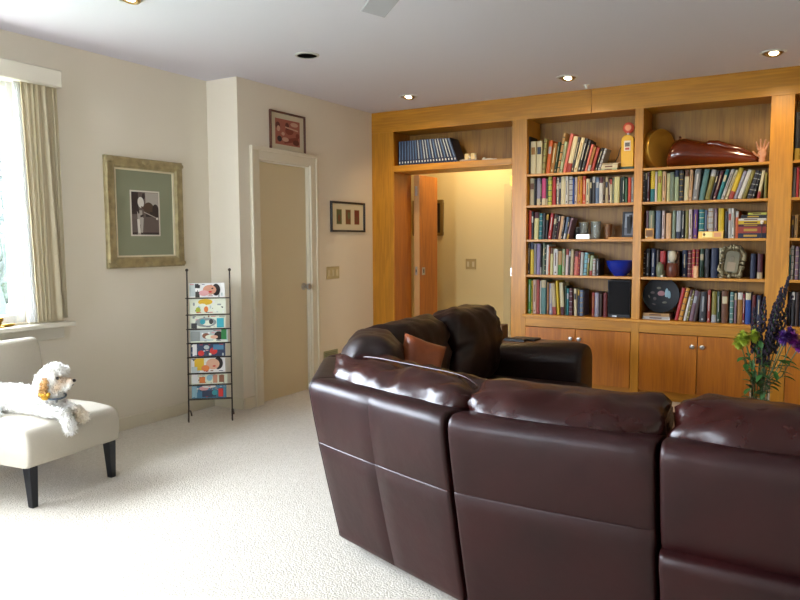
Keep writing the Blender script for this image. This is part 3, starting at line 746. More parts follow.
flat(-1.335, -1.115, 6.315, .2, .6886, .026, 'light grey', 'grey book lying flat under the brown one, below round plate', g)
flat(-1.335, -1.12, 6.315, .2, .715, .026, 'tan', 'tan book lying flat directly beneath the round black plate', g)

# ---------------------------------------------------------------- ornaments on the shelves
# doorway shelf: white pottery
cer = mat('white_ceramic', 'e2dccd', .25)
g = MB(); g.lathe([(0, 0), (.05, 0), (.095, .012), (.1, .02), (.092, .018), (.05, .008), (0, .006)], (-3.0, 6.40, 2.1106), 32)
tag(g.build('dish', cer, None), 'shallow white dish beside the blue encyclopedias', 'dish')
for i, (x, dy) in enumerate(((-3.02, 0), (-2.950, -.01))):
    t = thing('mug', ('left' if i == 0 else 'right')+' one of two small cream mugs standing in the white dish', 'mug', (x, 6.40+dy, 2.118), group='small mugs on the white dish')
    MB().lathe([(0, 0), (.026, 0), (.031, .035), (.029, .075), (.026, .075), (.024, .01), (0, .008)], (0, 0, 0), 24).build('body', mat('cream_ceramic', 'd8c08a', .35), t, local=True, origin=False)
    MB().tube([(.024*math.cos(-1), .024*math.sin(-1), .048), (.035, -.03, .05), (.04, -.034, .03), (.03, -.022, .015), (.022*math.cos(-1), .022*math.sin(-1), .015)], .004, 8).build('handle', cer, t, local=True, origin=False)
g = MB(); g.ell((-2.79, 6.38, 2.124), (.055, .02, .013), 0, 16); g.ell((-2.84, 6.38, 2.13), (.018, .016, .018), 0, 12); g.ell((-2.73, 6.38, 2.121), (.03, .012, .01), 0, 12)
tag(g.build('pottery_animal', cer, None), 'small white pottery animal lying right of the dish above doorway', 'ornament')

# yellow petrol pump ornament
pu = thing('toy_gas_pump', 'yellow toy petrol pump with red globe on top shelf', 'ornament', (-1.508, 6.42, 1.955))
yel = mat('pump_yellow', 'cfa200', .3); x0, x1 = -.052, .052
MB().box((-.058, -.045, 0), (.058, .045, .03)).build('base', mat('pump_green', '0f3a2a', .4), pu, bevel=.003, local=True, origin=False)
n = 15; prof = [(x1, .03)]+[(math.cos(PI*k/14)*x1, .255+.045*math.sin(PI*k/14)) for k in range(15)]+[(-x1, .03)]
b = MB(); b.add([(x, -.038, z) for x, z in prof]+[(x, .038, z) for x, z in prof], [list(range(len(prof)))[::-1], [i+len(prof) for i in range(len(prof))]]+[[i, i+1, i+1+len(prof), i+len(prof)] for i in range(len(prof)-1)]+[[len(prof)-1, 0, len(prof), 2*len(prof)-1]])
b.build('body', yel, pu, bevel=.004, local=True, origin=False)
b = MB(); b.box((-.026, -.0405, .165), (.026, -.038, .25), 0); b.box((-.02, -.0415, .20), (.02, -.0404, .235), 1); b.box((-.018, -.0415, .173), (.018, -.0404, .192), 2)
b.build('price_dial', [mat('dial_white', 'd6d0c0', .4), mat('dial_dark', '4a4540', .4), mat('dial_red', '9a2a20', .4)], pu, local=True, origin=False)
MB().tube([(0, 0, .29), (0, 0, .325)], .014, 12).build('globe_neck', steel, pu, local=True, origin=False)
MB().lathe([(0, -.02), (.03, -.02), (.046, -.012), (.046, .012), (.03, .02), (0, .02)], (0, 0, .362), 28, M=Matrix.Rotation(PI/2, 4, 'X')).build('globe', mat('globe_red', 'c04a34', .3), pu, local=True, origin=False)
MB().lathe([(0, -.022), (.026, -.0215), (.026, -.018)], (0, 0, .362), 24, M=Matrix.Rotation(-PI/2, 4, 'X')).build('globe_face', mat('globe_face_orange', 'd98a60', .4), pu, local=True, origin=False)
MB().tube([(-.052, 0, .22), (-.07, 0, .19), (-.085, 0, .13), (-.105, .0, .09), (-.12, .02, .055), (-.1, .03, .02), (-.058, .02, .015)], .0035, 8).build('hose', blackp, pu, local=True, origin=False)
MB().ell((.057, 0, .262), (.008, .012, .018), 0, 12).build('nozzle_holder', blackp, pu, local=True, origin=False)

# brass drum on its side
M = Matrix.Translation((-1.265, 6.45, 1.955+.168)) @ Matrix.Rotation(math.radians(60), 4, 'Z') @ Matrix.Rotation(PI/2, 4, 'X')
dr_ = thing('hand_drum', 'round gold hand drum standing on its rim, top shelf', 'drum', (-1.265, 6.45, 1.955))
b = MB(); b.lathe([(.155, -.04), (.166, -.036), (.168, -.03), (.163, 0), (.168, .03), (.166, .036), (.155, .04)], (0, 0, 0), 48, M=M.to_3x3().to_4x4()); b.v = [v+M.translation for v in b.v]
b.build('drum_shell', mat('aged_gold', 'd0a040', .3, .6), dr_)
b = MB(); b.lathe([(0, .034), (.156, .034), (.156, -.034), (0, -.034)], (0, 0, 0), 48, M=M.to_3x3().to_4x4()); b.v = [v+M.translation for v in b.v]
b.build('drum_skin', mat('drum_skin', 'a37a30', .5, .2, vary=.15, vscale=20), dr_)

# glossy red-brown carving
secs = [(-1.185, .03, .07, .02), (-1.175, .075, .095, 0), (-1.14, .104, .115, .0), (-1.09, .116, .12, 0), (-1.03, .114, .115, 0), (-.95, .100, .10, 0), (-.87, .092, .09, 0), (-.78, .085, .08, 0), (-.70, .074, .07, 0), (-.62, .060, .055, 0), (-.55, .046, .045, .0), (-.50, .036, .035, .0), (-.49, .01, .01, .02)]
rows = []
for x, hz, hy, dz in secs:
    rows.append([(x, 6.43+hy*math.cos(t), 1.9555+hz+dz+hz*(math.sin(t)*(1+.12*max(0, math.sin(t))))) for t in [2*PI*k/28 for k in range(28)]])
b = MB(); b.grid(rows, 0, close=True); b.f.append(list(range(28))); b.m.append(0); n0 = 28*(len(secs)-1); b.f.append([n0+k for k in range(28)]); b.m.append(0)
lq = mat('lacquered_redwood', '5c230c', .12, vary=.2, vscale=6, coat=.6)
cv = b.build('wooden_carving', lq, None, sub=1, angle=80)
tag(cv, 'large glossy red-brown carved wooden form lying on the top shelf', 'carving')
b = MB(); b.tube([(-.93, 6.41, 2.12), (-.86, 6.40, 2.138), (-.80, 6.395, 2.128), (-.72, 6.395, 2.10), (-.62, 6.40, 2.07), (-.55, 6.405, 2.04)], [.006, .024, .03, .026, .018, .006], 14); b.ell((-1.09, 6.43, 2.20), (.012, .012, .016), 0, 10)
o = b.build('carved_ridge', lq, None, angle=80); o.parent = cv; o.location = o.location-cv.location
# open hand figurine
hn = mat('pink_hand', 'c08a68', .5)
mb = MB(); R_ = Matrix.Translation((-.468, 6.36, 1.957)) @ Matrix.Rotation(math.radians(18), 4, 'Z') @ Matrix.Scale(1.12, 4)
def P(x, y, z): return R_ @ Vector((x, y, z))
mb.tube([P(0, 0, 0), P(0, 0, .03)], [.026, .022], 14); mb.ell(P(0, 0, .06), (.034, .014, .042), 0, 14)
for x, a, l in ((-.027, -.38, .062), (-.010, -.12, .078), (.009, .10, .074), (.026, .32, .058)):
    p0 = Vector((x*.8, 0, .085)); d = Vector((math.sin(a), -.1, math.cos(a))); p1 = p0+d*l*.5; p2 = p1+Vector((math.sin(a), -.35, math.cos(a))).normalized()*l*.5
    mb.tube([R_ @ p0, R_ @ p1, R_ @ p2, R_ @ (p2+Vector((0, -.003, .003)))], [.0085, .008, .0065, .002], 10)
mb.tube([P(-.02, 0, .045), P(-.045, -.005, .058), P(-.062, -.012, .076), P(-.064, -.014, .08)], [.010, .009, .007, .002], 10)
o = mb.build('hand_sculpture', hn, None, angle=80)
md = o.modifiers.new('weld', 'REMESH'); md.mode = 'VOXEL'; md.voxel_size = .0032; md.use_smooth_shade = True
tag(o, 'small pale hand sculpture with spread fingers at top shelf end', 'sculpture')
# third shelf left bay: glassware, photo frame, tray
t = BX((-1.93, 6.34, 1.3685), (-1.81, 6.42, 1.412)).build('trinket_box', mat('silvered_box', 'c9cbc4', .25, .5), None, bevel=.003)
tag(t, 'low silvery box under a glass tumbler on third shelf', 'box')
fg_ = mat('frosted_tumbler', 'cfd6d2', .08, trans=.85)
for i, (x, y, z, r, h, lb) in enumerate(((-1.96, 6.47, 1.3685, .035, .11, 'glass tumbler standing behind the silvery box'), (-1.87, 6.38, 1.4125, .042, .105, 'clear glass tumbler set on the silvery box'), (-1.765, 6.38, 1.3685, .046, .155, 'tall clear glass tumbler right of the silvery box'), (-1.665, 6.40, 1.3685, .036, .13, 'amber tinted glass tumbler nearest the photo frame'))):
    b = MB().lathe([(0, 0), (r*.85, 0), (r, h), (r-.004, h), (r*.85-.004, .01), (0, .01)], (x, y, z+.0005), 28)
    tag(b.build('tumbler', mat('amber_glass', 'c98a40', .05, trans=.9) if i == 3 else fg_, None), lb, 'glass', 'tumblers on the third shelf')
b = MB(); b.box((-1.64, 6.30, 1.3685), (-1.43, 6.46, 1.383)); tag(b.build('wooden_tray', mat('honey_wood', 'c9892f', .3), None, bevel=.004), 'flat honey-coloured wooden tray under the photo frame', 'tray')
def easel_frame(name, lab, cat, x, y, z, w, h, fw, fmat, back, art, tilt, rotz=0):
    t = thing(name, lab, cat, (x, y, z), rotz)
    M = Matrix.Rotation(-tilt, 4, 'X')
    b = MB(); b.box((-w/2, 0, 0), (w/2, .012, fw), 0, M); b.box((-w/2, 0, h-fw), (w/2, .012, h), 0, M); b.box((-w/2, 0, fw), (-w/2+fw, .012, h-fw), 0, M); b.box((w/2-fw, 0, fw), (w/2, .012, h-fw), 0, M)
    b.build('frame', fmat, t, bevel=.001, local=True, origin=False)
    b = MB(); b.box((-w/2+fw, .007, fw), (w/2-fw, .011, h-fw), 0, M)
    for (a0, b0, a1, b1, mi) in art: b.box((-w/2+fw+(w-2*fw)*a0, .0055-.0003*mi, fw+(h-2*fw)*b0), (-w/2+fw+(w-2*fw)*a1, .007, fw+(h-2*fw)*b1), mi, M)
    b.build('picture', back, t, local=True, origin=False)
    MB().box((-.015, .012, h*.1), (.015, .016, h*.8), 0, Matrix.Rotation(.12, 4, 'X')).build('stand', fmat, t, local=True, origin=False)
easel_frame('photo_frame', 'black framed photograph standing on the wooden tray', 'picture', -1.478, 6.36, 1.384, .115, .22, .016, blackp, [mat('photo_grey', '8f959c', .4), mat('photo_dark', '2a2828', .5), mat('photo_lower', '5a6270', .5)], [(0, 0, 1, .35, 2), (.45, .35, .75, .95, 1)], .12)
# blue bowl
b = MB().lathe([(0, 0), (.055, 0), (.06, .012), (.09, .04), (.112, .085), (.122, .132), (.118, .132), (.108, .085), (.085, .045), (.05, .02), (0, .018)], (-1.553, 6.41, 1.0486), 48)
tag(b.build('bowl', mat('cobalt_glaze', '142a8a', .2), None), 'cobalt blue ceramic bowl on the fourth shelf', 'bowl')
# speaker
sp = thing('loudspeaker', 'black bookshelf loudspeaker at right of bottom shelf, left bay', 'speaker', (-1.54, 6.42, .688))
BX((-.098, -.10, 0), (.098, .10, .325)).build('cabinet', blackp, sp, bevel=.004, local=True, origin=False)
BX((-.090, -.108, .03), (.090, -.10, .318)).build('grille', mat('grille_cloth', '08090c', .9, bump=.3, bscale=400), sp, bevel=.003, local=True, origin=False)
BX((-.055, -.103, .008), (-.015, -.0995, .018)).build('badge', mat('badge_silver', 'c0c4c8', .3, .8), sp, local=True, origin=False)
# middle bay third shelf : carved box, gold card box
b = MB(); b.box((-1.325, 6.285, 1.3685), (-1.255, 6.31, 1.455)); b.box((-1.318, 6.283, 1.385), (-1.262, 6.286, 1.44), 1); b.ell((-1.312, 6.282, 1.385), .008, 2, 8)
tag(b.build('trinket_clock', [mat('gilt_wood', 'a8742a', .35, .3), mat('gilt_dark', '6a4418', .5), cer], None, bevel=.003), 'small gilt block clock in front of books, third shelf middle bay', 'clock')
b = MB(); b.box((-.905, 6.275, 1.3685), (-.722, 6.305, 1.425)); b.box((-.875, 6.2745, 1.378), (-.80, 6.2755, 1.418), 1); b.ell((-.862, 6.2742, 1.4), (.01, .002, .012), 2, 10); b.box((-.79, 6.2745, 1.38), (-.735, 6.2755, 1.415), 3)
tag(b.build('gold_box', [mat('gold_card', 'd0a24a', .35, .4), mat('gold_pale', 'f0e08a', .3), mat('gold_brown_dark', '7a5a20', .5), mat('gold_rose', 'c98a60', .4)], None, bevel=.002), 'long low gold card box leaning in front of third shelf books', 'box')
b = MB(); b.tube([(-.447, 6.29, 1.3685), (-.447, 6.29, 1.375)], .016, 14); b.tube([(-.447, 6.29, 1.375), (-.447, 6.29, 1.475)], .003, 8); b.ell((-.447, 6.288, 1.492), (.014, .012, .017), 1, 12)
tag(b.build('miniature_lamp', [ironm, mat('pearl', 'e8dcc8', .2)], None), 'tiny figurine with white head in front of flat book stack', 'ornament')
# fourth shelf: wooden jar, pottery vase, candle, white bird, ornate frame
b = MB().lathe([(0, 0), (.036, 0), (.046, .03), (.048, .07), (.044, .11), (.038, .118), (0, .118)], (-1.105, 6.312, 1.0486), 28)
tag(b.build('wooden_jar', mat('dark_red_wood', '5a2a18', .35, vary=.2, vscale=12), None), 'round dark red wooden jar on fourth shelf, middle bay', 'jar')
b = MB().lathe([(0, 0), (.02, 0), (.03, .04), (.032, .075), (.024, .105), (.012, .115), (.014, .125), (0, .125)], (-1.203, 6.31, 1.0486), 24)
tag(b.build('vase', mat('celadon_glaze', '6a7058', .3), None), 'small grey-green vase left of the wooden jar', 'vase')
b = MB().ell((-1.18, 6.279, 1.058), (.012, .008, .0095), 0, 10); tag(b.build('pebble', cer, None), 'tiny white pebble at the fourth shelf edge', 'pebble')
b = MB(); b.lathe([(0, 0), (.016, .01), (.03, .03), (.034, .06), (.024, .09), (.01, .10), (0, .10)], (-1.105, 6.312, 1.167), 20)
tag(b.build('seashell', mat('pale_shell', 'b7b09a', .5), None), 'pale grey shell resting on the wooden jar', 'shell')
b = MB(); b.tube([(-.918, 6.29, 1.0486), (-.918, 6.29, 1.145)], .019, 20); b.tube([(-.918, 6.29, 1.145), (-.918, 6.29, 1.153)], .001, 6)
tag(b.build('candle', mat('wax', 'd8a87a', .5), None), 'short beige pillar candle before patterned dark book, fourth shelf', 'candle')
fr = thing('ornate_frame', 'ornate silver baroque photo frame leaning on the fourth shelf', 'picture', (-.672, 6.315, 1.0486))
sil = mat('antique_silver', '6b6148', .35, .7, bump=.8, bscale=110)
M = Matrix.Rotation(-.08, 4, 'X') @ Matrix.Rotation(.12, 4, 'Y')
b = MB(); rr = random.Random(5)
for k in range(64):
    t = 2*PI*k/64; rx, rz = .082, .115
    e = .55; sx = math.copysign(abs(math.cos(t))**e, math.cos(t)); sz = math.copysign(abs(math.sin(t))**e, math.sin(t))
    w = 1+.07*math.sin(6*t)
    b.ell(M @ Vector((sx*rx*w, 0, .132+sz*rz*w)), (.010+.012*rr.random(), .012, .010+.012*rr.random()), 0, 8)
    b.ell(M @ Vector((sx*rx*.8, .0, .132+sz*rz*.84)), (.012, .011, .012), 0, 8)
for x in (-.025, 0, .025): b.ell(M @ Vector((x, 0, .262-abs(x)*.3)), (.014, .01, .018), 0, 8)
for x in (-.07, .07): b.ell(M @ Vector((x, 0, .016)), (.02, .012, .014), 0, 8)
b.build('frame', sil, fr, local=True, origin=False)
b = MB(); b.box((-.05, -.0, .05), (.05, .008, .22), 0, M); b.box((-.03, -.002, .06), (.03, .0, .13), 1, M); b.ell(M @ Vector((0, -.001, .155)), (.02, .002, .026), 2, 12)
b.build('picture', [mat('old_print', '6f6950', .5), mat('old_print_light', '8f8068', .5), mat('old_print_dark', '6c6450', .5)], fr, local=True, origin=False)
# plate on stand bottom shelf
pt = thing('display_plate', 'round black decorated plate standing on flat books, bottom shelf', 'plate', (-1.20, 6.37, .7415))
M = Matrix.Translation((0, 0.012, .150)) @ Matrix.Rotation(PI/2-.12, 4, 'X')
def pat(b, prof, c, n, mi): 
    q = MB(); q.lathe(prof, (0,0,0), n, mi, M=M.to_3x3().to_4x4()); 
    for v in q.v: v += Vector(c)
    b.add(q.v, q.f, mi)
b = MB(); pat(b, [(0, 0), (.09, 0), (.15, .016), (.148, .020), (.09, .006), (0, .006)], (0, .012, .150), 48, 0); b.build('plate', mat('black_lacquer', '07080b', .5, spec=.25), pt, local=True, origin=False)
mo = [mat('motif_pink', '8a5a5c', .4), mat('motif_blue', '6f8f98', .4), mat('motif_brown', '3c2c28', .4), mat('motif_olive', '4a4636', .4)]
for (x, z, r1, r2, mi) in ((-.0, .165, .030, .022, 0), (.045, .16, .016, .05, 1), (.065, .15, .012, .04, 1), (-.07, .17, .018, .012, 2), (-.05, .12, .014, .014, 2), (.03, .09, .02, .01, 3), (-.02, .21, .018, .01, 3), (-.1, .13, .01, .02, 3), (-.06, .07, .02, .01, 2)):
    MB().ell((x, .012+(z-.150)*.12-.008, z), (r1, .0012, r2), 0, 12).build('painted_motif', mo[mi], pt, local=True, origin=False)
# ---------------------------------------------------------------- pictures on the walls (faces +x)
def wall_picture(name, lab, x, y0, y1, z0, z1, fw, fd, fmat, mats, patches, beads=False, liner=None, tiltx=0, glass=False):
    """patches: (kind, a, b, ra, rb, mi[, rot]) in 0..1 of the inside, drawn in order"""
    t = thing(name, lab, 'picture', (x, (y0+y1)/2, z0))
    b = MB()
    n = 6
    def bar(p, q, up):          # mitred moulding with a small rounded profile
        pass
    prof = [(0, 0), (0, fd*.75), (fw*.12, fd), (fw*.45, fd*.82), (fw*.8, fd*.95), (fw, fd*.55), (fw, 0)]
    rings = []
    for o, d in prof: rings.append([(x+d, y0+o, z0+o), (x+d, y1-o, z0+o), (x+d, y1-o, z1-o), (x+d, y0+o, z1-o)])
    b.grid(rings, 0, close=True)
    b.build('frame', fmat, t, angle=25)
    i0, i1, j0, j1 = y0+fw, y1-fw, z0+fw, z1-fw
    if liner:
        lw, lm = liner
        q = MB(); q.box((x+.002, i0, j0), (x+fd*.5, i0+lw, j1)); q.box((x+.002, i1-lw, j0), (x+fd*.5, i1, j1)); q.box((x+.002, i0+lw, j0), (x+fd*.5, i1-lw, j0+lw)); q.box((x+.002, i0+lw, j1-lw), (x+fd*.5, i1-lw, j1))
        q.build('liner', lm, t); i0 += lw; i1 -= lw; j0 += lw; j1 -= lw
    q = MB(); q.box((x+.001, i0, j0), (x+.006, i1, j1), 0)
    for k, p in enumerate(patches):
        kind, a, c, ra, rb, mi = p[:6]; rot = p[6] if len(p) > 6 else 0
        yc = i0+(i1-i0)*a; zc = j0+(j1-j0)*c; hy = (i1-i0)*ra; hz = (j1-j0)*rb; xx = x+.0062+.00025*k
        if kind == 'r': pts = [(-1,-1), (1,-1), (1,1), (-1,1)]
        else: pts = [(math.cos(2*PI*m/20), math.sin(2*PI*m/20)) for m in range(20)]
        vs = [(xx, yc+hy*u*math.cos(rot)-hz*w*math.sin(rot), zc+hy*u*math.sin(rot)+hz*w*math.cos(rot)) for u, w in pts]
        q.add(vs, [list(range(len(vs)))], mi)
    q.build('print', mats, t)
    return t
m_ = lambda n, c, r=.6: mat(n, c, r)
# golfer-like figure: dark trees left, pale sky, figure in white leaning with a stick
mt = [mat('sage_mat', '8d9076', .8), m_('print_border', 'ddd6c8'), m_('sepia_mid', '6b5d57'), m_('sepia_dark', '3c2f2b'), m_('sepia_pale', 'b3aaa0'), m_('sepia_white', 'e2dcd2'), m_('sepia_brown', '5a4636'), mat('sage_light', '99986f', .8)]
W = .47; cx, cy = .495, .49
R2 = [('r', .50, .50, .262, .272, 1), ('r', .50, .50, .238, .254, 2),
 ('r', .62, .665, .115, .085, 4), ('r', .32, .62, .058, .13, 3), ('e', .56, .56, .09, .075, 6), ('e', .68, .545, .058, .07, 3), ('r', .62, .49, .115, .03, 3), ('r', .5, .33, .236, .085, 2), ('r', .5, .26, .236, .012, 3),
 ('e', .42, .63, .055, .065, 5, .1), ('r', .40, .45, .045, .085, 4, .05), ('r', .375, .34, .022, .09, 5, .05), ('r', .43, .36, .022, .09, 4, -.1), ('e', .47, .705, .026, .035, 3), ('r', .50, .54, .012, .075, 6, 1.0), ('r', .57, .485, .11, .006, 4, -.35), ('e', .70, .44, .022, .014, 5), ('e', .36, .55, .02, .06, 3, .3), ('r', .43, .47, .03, .012, 3, .4), ('e', .375, .255, .03, .012, 4)]
pic = wall_picture('framed_photograph', 'large antique silver-gold framed black and white photograph in green mat', XL+.001, 3.318, 4.012, 1.176, 1.968, .078, .035, mat('antique_silver_gilt', 'a59770', .45, .45, bump=.8, bscale=40, vary=.25, vscale=18, dist=.006), mt, R2, liner=(.012, mat('cream_liner', 'd9ceb0', .6)))
for y, z in ((3.345, 1.20), (3.985, 1.20), (3.345, 1.94), (3.985, 1.94), (3.665, 1.20), (3.665, 1.945)): MB().ell((XL+.028, y, z), (.014, .04, .022), 0, 14).build('carved_ornament', MATS['antique_silver_gilt'], pic)
mt = [m_('offwhite_mat', 'c9c0a6'), m_('rust_print', '9c5a48'), m_('rust_dark', '5c261c'), m_('rust_pale', 'c39a84'), m_('rust_red', '7a3426'), m_('ink_dark', '2c1c24')]
wall_picture('framed_print', 'reddish art print in thin brown frame hung above the taupe door', XD+.001, 4.69, 5.157, 2.122, 2.455, .016, .02, mat('dark_walnut_frame', '5a2e18', .4), mt,
 [('r', .5, .5, .38, .36, 3), ('r', .5, .5, .375, .355, 1), ('e', .25, .30, .07, .08, 5), ('e', .2, .66, .07, .10, 2), ('e', .22, .58, .05, .08, 3), ('e', .55, .55, .13, .10, 4), ('e', .48, .68, .06, .10, 2), ('r', .62, .62, .2, .02, 3, -.1), ('e', .7, .75, .12, .06, 3), ('r', .6, .3, .22, .06, 4, .2), ('e', .75, .25, .10, .08, 2), ('e', .42, .3, .10, .06, 3), ('e', .8, .45, .06, .07, 4), ('e', .35, .45, .05, .05, 3)])
mt = [m_('white_mat', 'd8d0b4'), m_('stamp_green', '5e6440'), m_('stamp_brown', '6e4a30'), m_('stamp_red', '7a3a2a'), m_('stamp_pale', 'a89a70')]
wall_picture('framed_triptych', 'wide black framed trio of small prints beside the door', XD+.001, 5.531, 6.104, 1.449, 1.740, .02, .02, mat('black_frame', '17130f', .35), mt,
 [('r', .22, .5, .085, .29, 4), ('r', .22, .5, .075, .27, 1), ('e', .22, .45, .04, .14, 2), ('r', .5, .5, .085, .29, 4), ('r', .5, .5, .075, .27, 2), ('e', .52, .55, .04, .14, 1), ('r', .78, .5, .085, .29, 4), ('r', .78, .5, .075, .27, 3), ('e', .77, .42, .04, .12, 2)])
# hall picture (faces -y)
t = thing('framed_picture', 'gold framed dark picture in the hallway behind the oak door', 'picture', (-4.1, YH, 1.42))
b = MB(); b.box((-4.3, YH-.03, 1.42), (-3.895, YH-.001, 1.455)); b.box((-4.3, YH-.03, 1.80), (-3.895, YH-.001, 1.84)); b.box((-4.3, YH-.03, 1.455), (-4.26, YH-.001, 1.80)); b.box((-3.93, YH-.03, 1.455), (-3.895, YH-.001, 1.80)); b.build('frame', mat('old_gold_frame', '8a6f3a', .4, .4), t, bevel=.004)
BX((-4.26, YH-.012, 1.455), (-3.93, YH-.002, 1.80)).build('print', m_('hall_print', '2a1d14'), t)
# switches, vent
def plate(name, lab, lo, hi, axis, n, m, cat='light switch'):
    t = thing(name, lab, cat, lo)
    BX(lo, hi).build('cover_plate', m, t, bevel=.002)
    for k in range(n):
        if axis == 'x':
            w = (hi[1]-lo[1])/n; yc = lo[1]+w*(k+.5); zc = (lo[2]+hi[2])/2
            BX((hi[0]-.001, yc-.012, zc-.03), (hi[0]+.004, yc+.012, zc+.03)).build('rocker', mat('rocker_cream', 'cdbf98', .4), t, bevel=.001)
        else:
            w = (hi[0]-lo[0])/n; xc = lo[0]+w*(k+.5); zc = (lo[2]+hi[2])/2
            BX((xc-.014, lo[1]-.004, zc-.03), (xc+.014, lo[1]+.001, zc+.03)).build('rocker', mat('rocker_cream', 'cdbf98', .4), t, bevel=.001)
swm = mat('switch_plate_almond', 'bfae80', .4)
plate('light_switch', 'almond triple light switch plate on the wall beside the door', (XD, 5.46, 1.005), (XD+.007, 5.662, 1.122), 'x', 3, swm)
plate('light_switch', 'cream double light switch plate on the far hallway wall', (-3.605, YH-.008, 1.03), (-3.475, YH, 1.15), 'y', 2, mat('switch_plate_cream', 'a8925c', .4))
t = thing('wall_vent', 'pale green louvred wall vent low between door and sofa', 'vent', (XD, 5.5, .2))
BX((XD, 5.40, .17), (XD+.008, 5.62, .33)).build('frame', mat('vent_green', '9a9c78', .5), t, bevel=.002)
b = MB()
for k in range(9): b.box((XD+.006, 5.415, .183+k*.0155), (XD+.013, 5.605, .191+k*.0155))
b.build('louvres', mat('vent_louvre', '7f8264', .5), t)

# ---------------------------------------------------------------- magazine rack
RA = Vector((-4.11, 3.804, 0)); RB = Vector((-3.865, 4.012, 0)); rd = (RB-RA).normalized(); rn = Vector((-rd.y, rd.x, 0))   # rn points to the corner
if rn.x > 0: rn = -rn
rk = thing('magazine_rack', 'tall slender dark iron magazine rack standing in the corner', 'magazine rack', tuple((RA+RB)/2))
for Pp in (RA, RB):
    tp = rd*(.016 if Pp is RA else .004)
    b = MB(); b.tube([Pp+Vector((0,0,.0)), Pp+tp+Vector((0,0,1.145))], .0055, 8); b.ell(Pp+tp+Vector((0,0,1.152)), .012, 0, 12)
    b.build('post', ironm, rk)
    b = MB(); b.tube([Pp-rn*.02+Vector((0,0,.012)), Pp+rn*.0+Vector((0,0,.09)), Pp+rn*.12+Vector((0,0,.06)), Pp+rn*.19+Vector((0,0,.008))], .006, 8); b.build('foot', ironm, rk)
tiers = [.940, .815, .706, .600, .492, .368, .280, .172]
for z in tiers:
    b = MB()
    b.tube([RA+Vector((0,0,z)), RB+Vector((0,0,z))], .0035, 6)
    b.tube([RA+Vector((0,0,z)), RA+rn*.035+Vector((0,0,z)), RB+rn*.035+Vector((0,0,z)), RB+Vector((0,0,z))], .003, 6)
    b.build('holder', ironm, rk)
mcol = {n: mat('mag_'+n, c, .3) for n, c in dict(white='e6e4e0', skin='c98f74', skin2='dba88c', hair='1d1513', red='c8302a', yellow='dcb22a', teal='3fa3b0', blue='4a7fa0', green='2c7a40', grey='8e9490', pale='dfe2cc', navy='33405c', orange='d8783a', pinkc='d9a0a0', dark='3a3836', lime='a8b040', brown='8a5a40', silver='b9c2c0', lightblue='8fb8c8').items()}
MG = [
 ('white', .285, .105, [('r', .10,.5,.08,.42,'silver'), ('r', .24,.2,.06,.2,'dark'), ('r',.22,.8,.05,.15,'dark'), ('e',.76,.52,.12,.42,'hair'), ('e',.58,.52,.19,.34,'skin'), ('e',.42,.3,.14,.2,'pinkc'), ('e',.6,.38,.05,.06,'red'), ('e',.66,.62,.03,.05,'hair')], 'magazine with a dark haired face on white cover, topmost in rack'),
 ('pale', .29, .095, [('e',.44,.78,.2,.2,'yellow'), ('e',.24,.25,.07,.2,'lime'), ('e',.46,.3,.06,.2,'orange'), ('e',.36,.55,.1,.12,'pale'), ('r',.82,.6,.05,.05,'grey')], 'pale magazine showing yellow and green fruit, second from top'),
 ('pale', .285, .105, [('e',.45,.45,.3,.36,'grey'), ('e',.5,.4,.16,.2,'pale'), ('e',.36,.5,.08,.2,'teal'), ('e',.6,.5,.06,.2,'dark'), ('r',.86,.4,.1,.36,'teal'), ('r',.12,.2,.08,.2,'dark')], 'magazine with grey globe-like picture and teal lettering strip'),
 ('silver', .30, .10, [('r',.14,.45,.12,.4,'grey'), ('e',.42,.5,.1,.22,'brown'), ('e',.54,.4,.14,.18,'pale'), ('e',.76,.5,.12,.34,'hair'), ('e',.64,.4,.1,.14,'skin2'), ('r',.9,.6,.07,.4,'green'), ('r',.5,.05,.48,.05,'pale')], 'magazine with dark haired woman and green edge, above the red rods'),
 ('navy', .28, .11, [('r',.12,.5,.06,.45,'white'), ('e',.3,.25,.09,.22,'red'), ('e',.66,.4,.11,.26,'red'), ('e',.46,.7,.08,.16,'silver'), ('r',.8,.7,.15,.2,'blue')], 'dark blue magazine with two red shapes on its cover'),
 ('white', .275, .145, [('r',.24,.55,.14,.4,'yellow'), ('r',.1,.2,.08,.2,'silver'), ('e',.8,.6,.14,.4,'hair'), ('e',.64,.56,.2,.36,'skin2'), ('e',.42,.3,.12,.2,'orange'), ('e',.68,.42,.05,.05,'red')], 'magazine with smiling face and bright yellow block'),
 ('pale', .29, .10, [('r',.1,.6,.08,.5,'white'), ('r',.3,.4,.08,.3,'orange'), ('e',.5,.6,.08,.3,'lightblue'), ('r',.66,.5,.06,.4,'skin'), ('r',.84,.5,.07,.35,'brown')], 'magazine in patchwork of orange and light blue, second from bottom'),
 ('blue', .28, .135, [('r',.08,.5,.07,.45,'lightblue'), ('e',.35,.75,.14,.16,'pinkc'), ('e',.5,.9,.2,.12,'white'), ('r',.5,.35,.2,.25,'navy'), ('r',.84,.4,.07,.32,'red'), ('e',.66,.4,.08,.2,'teal')], 'blue magazine with red patch, lowest in the rack')]
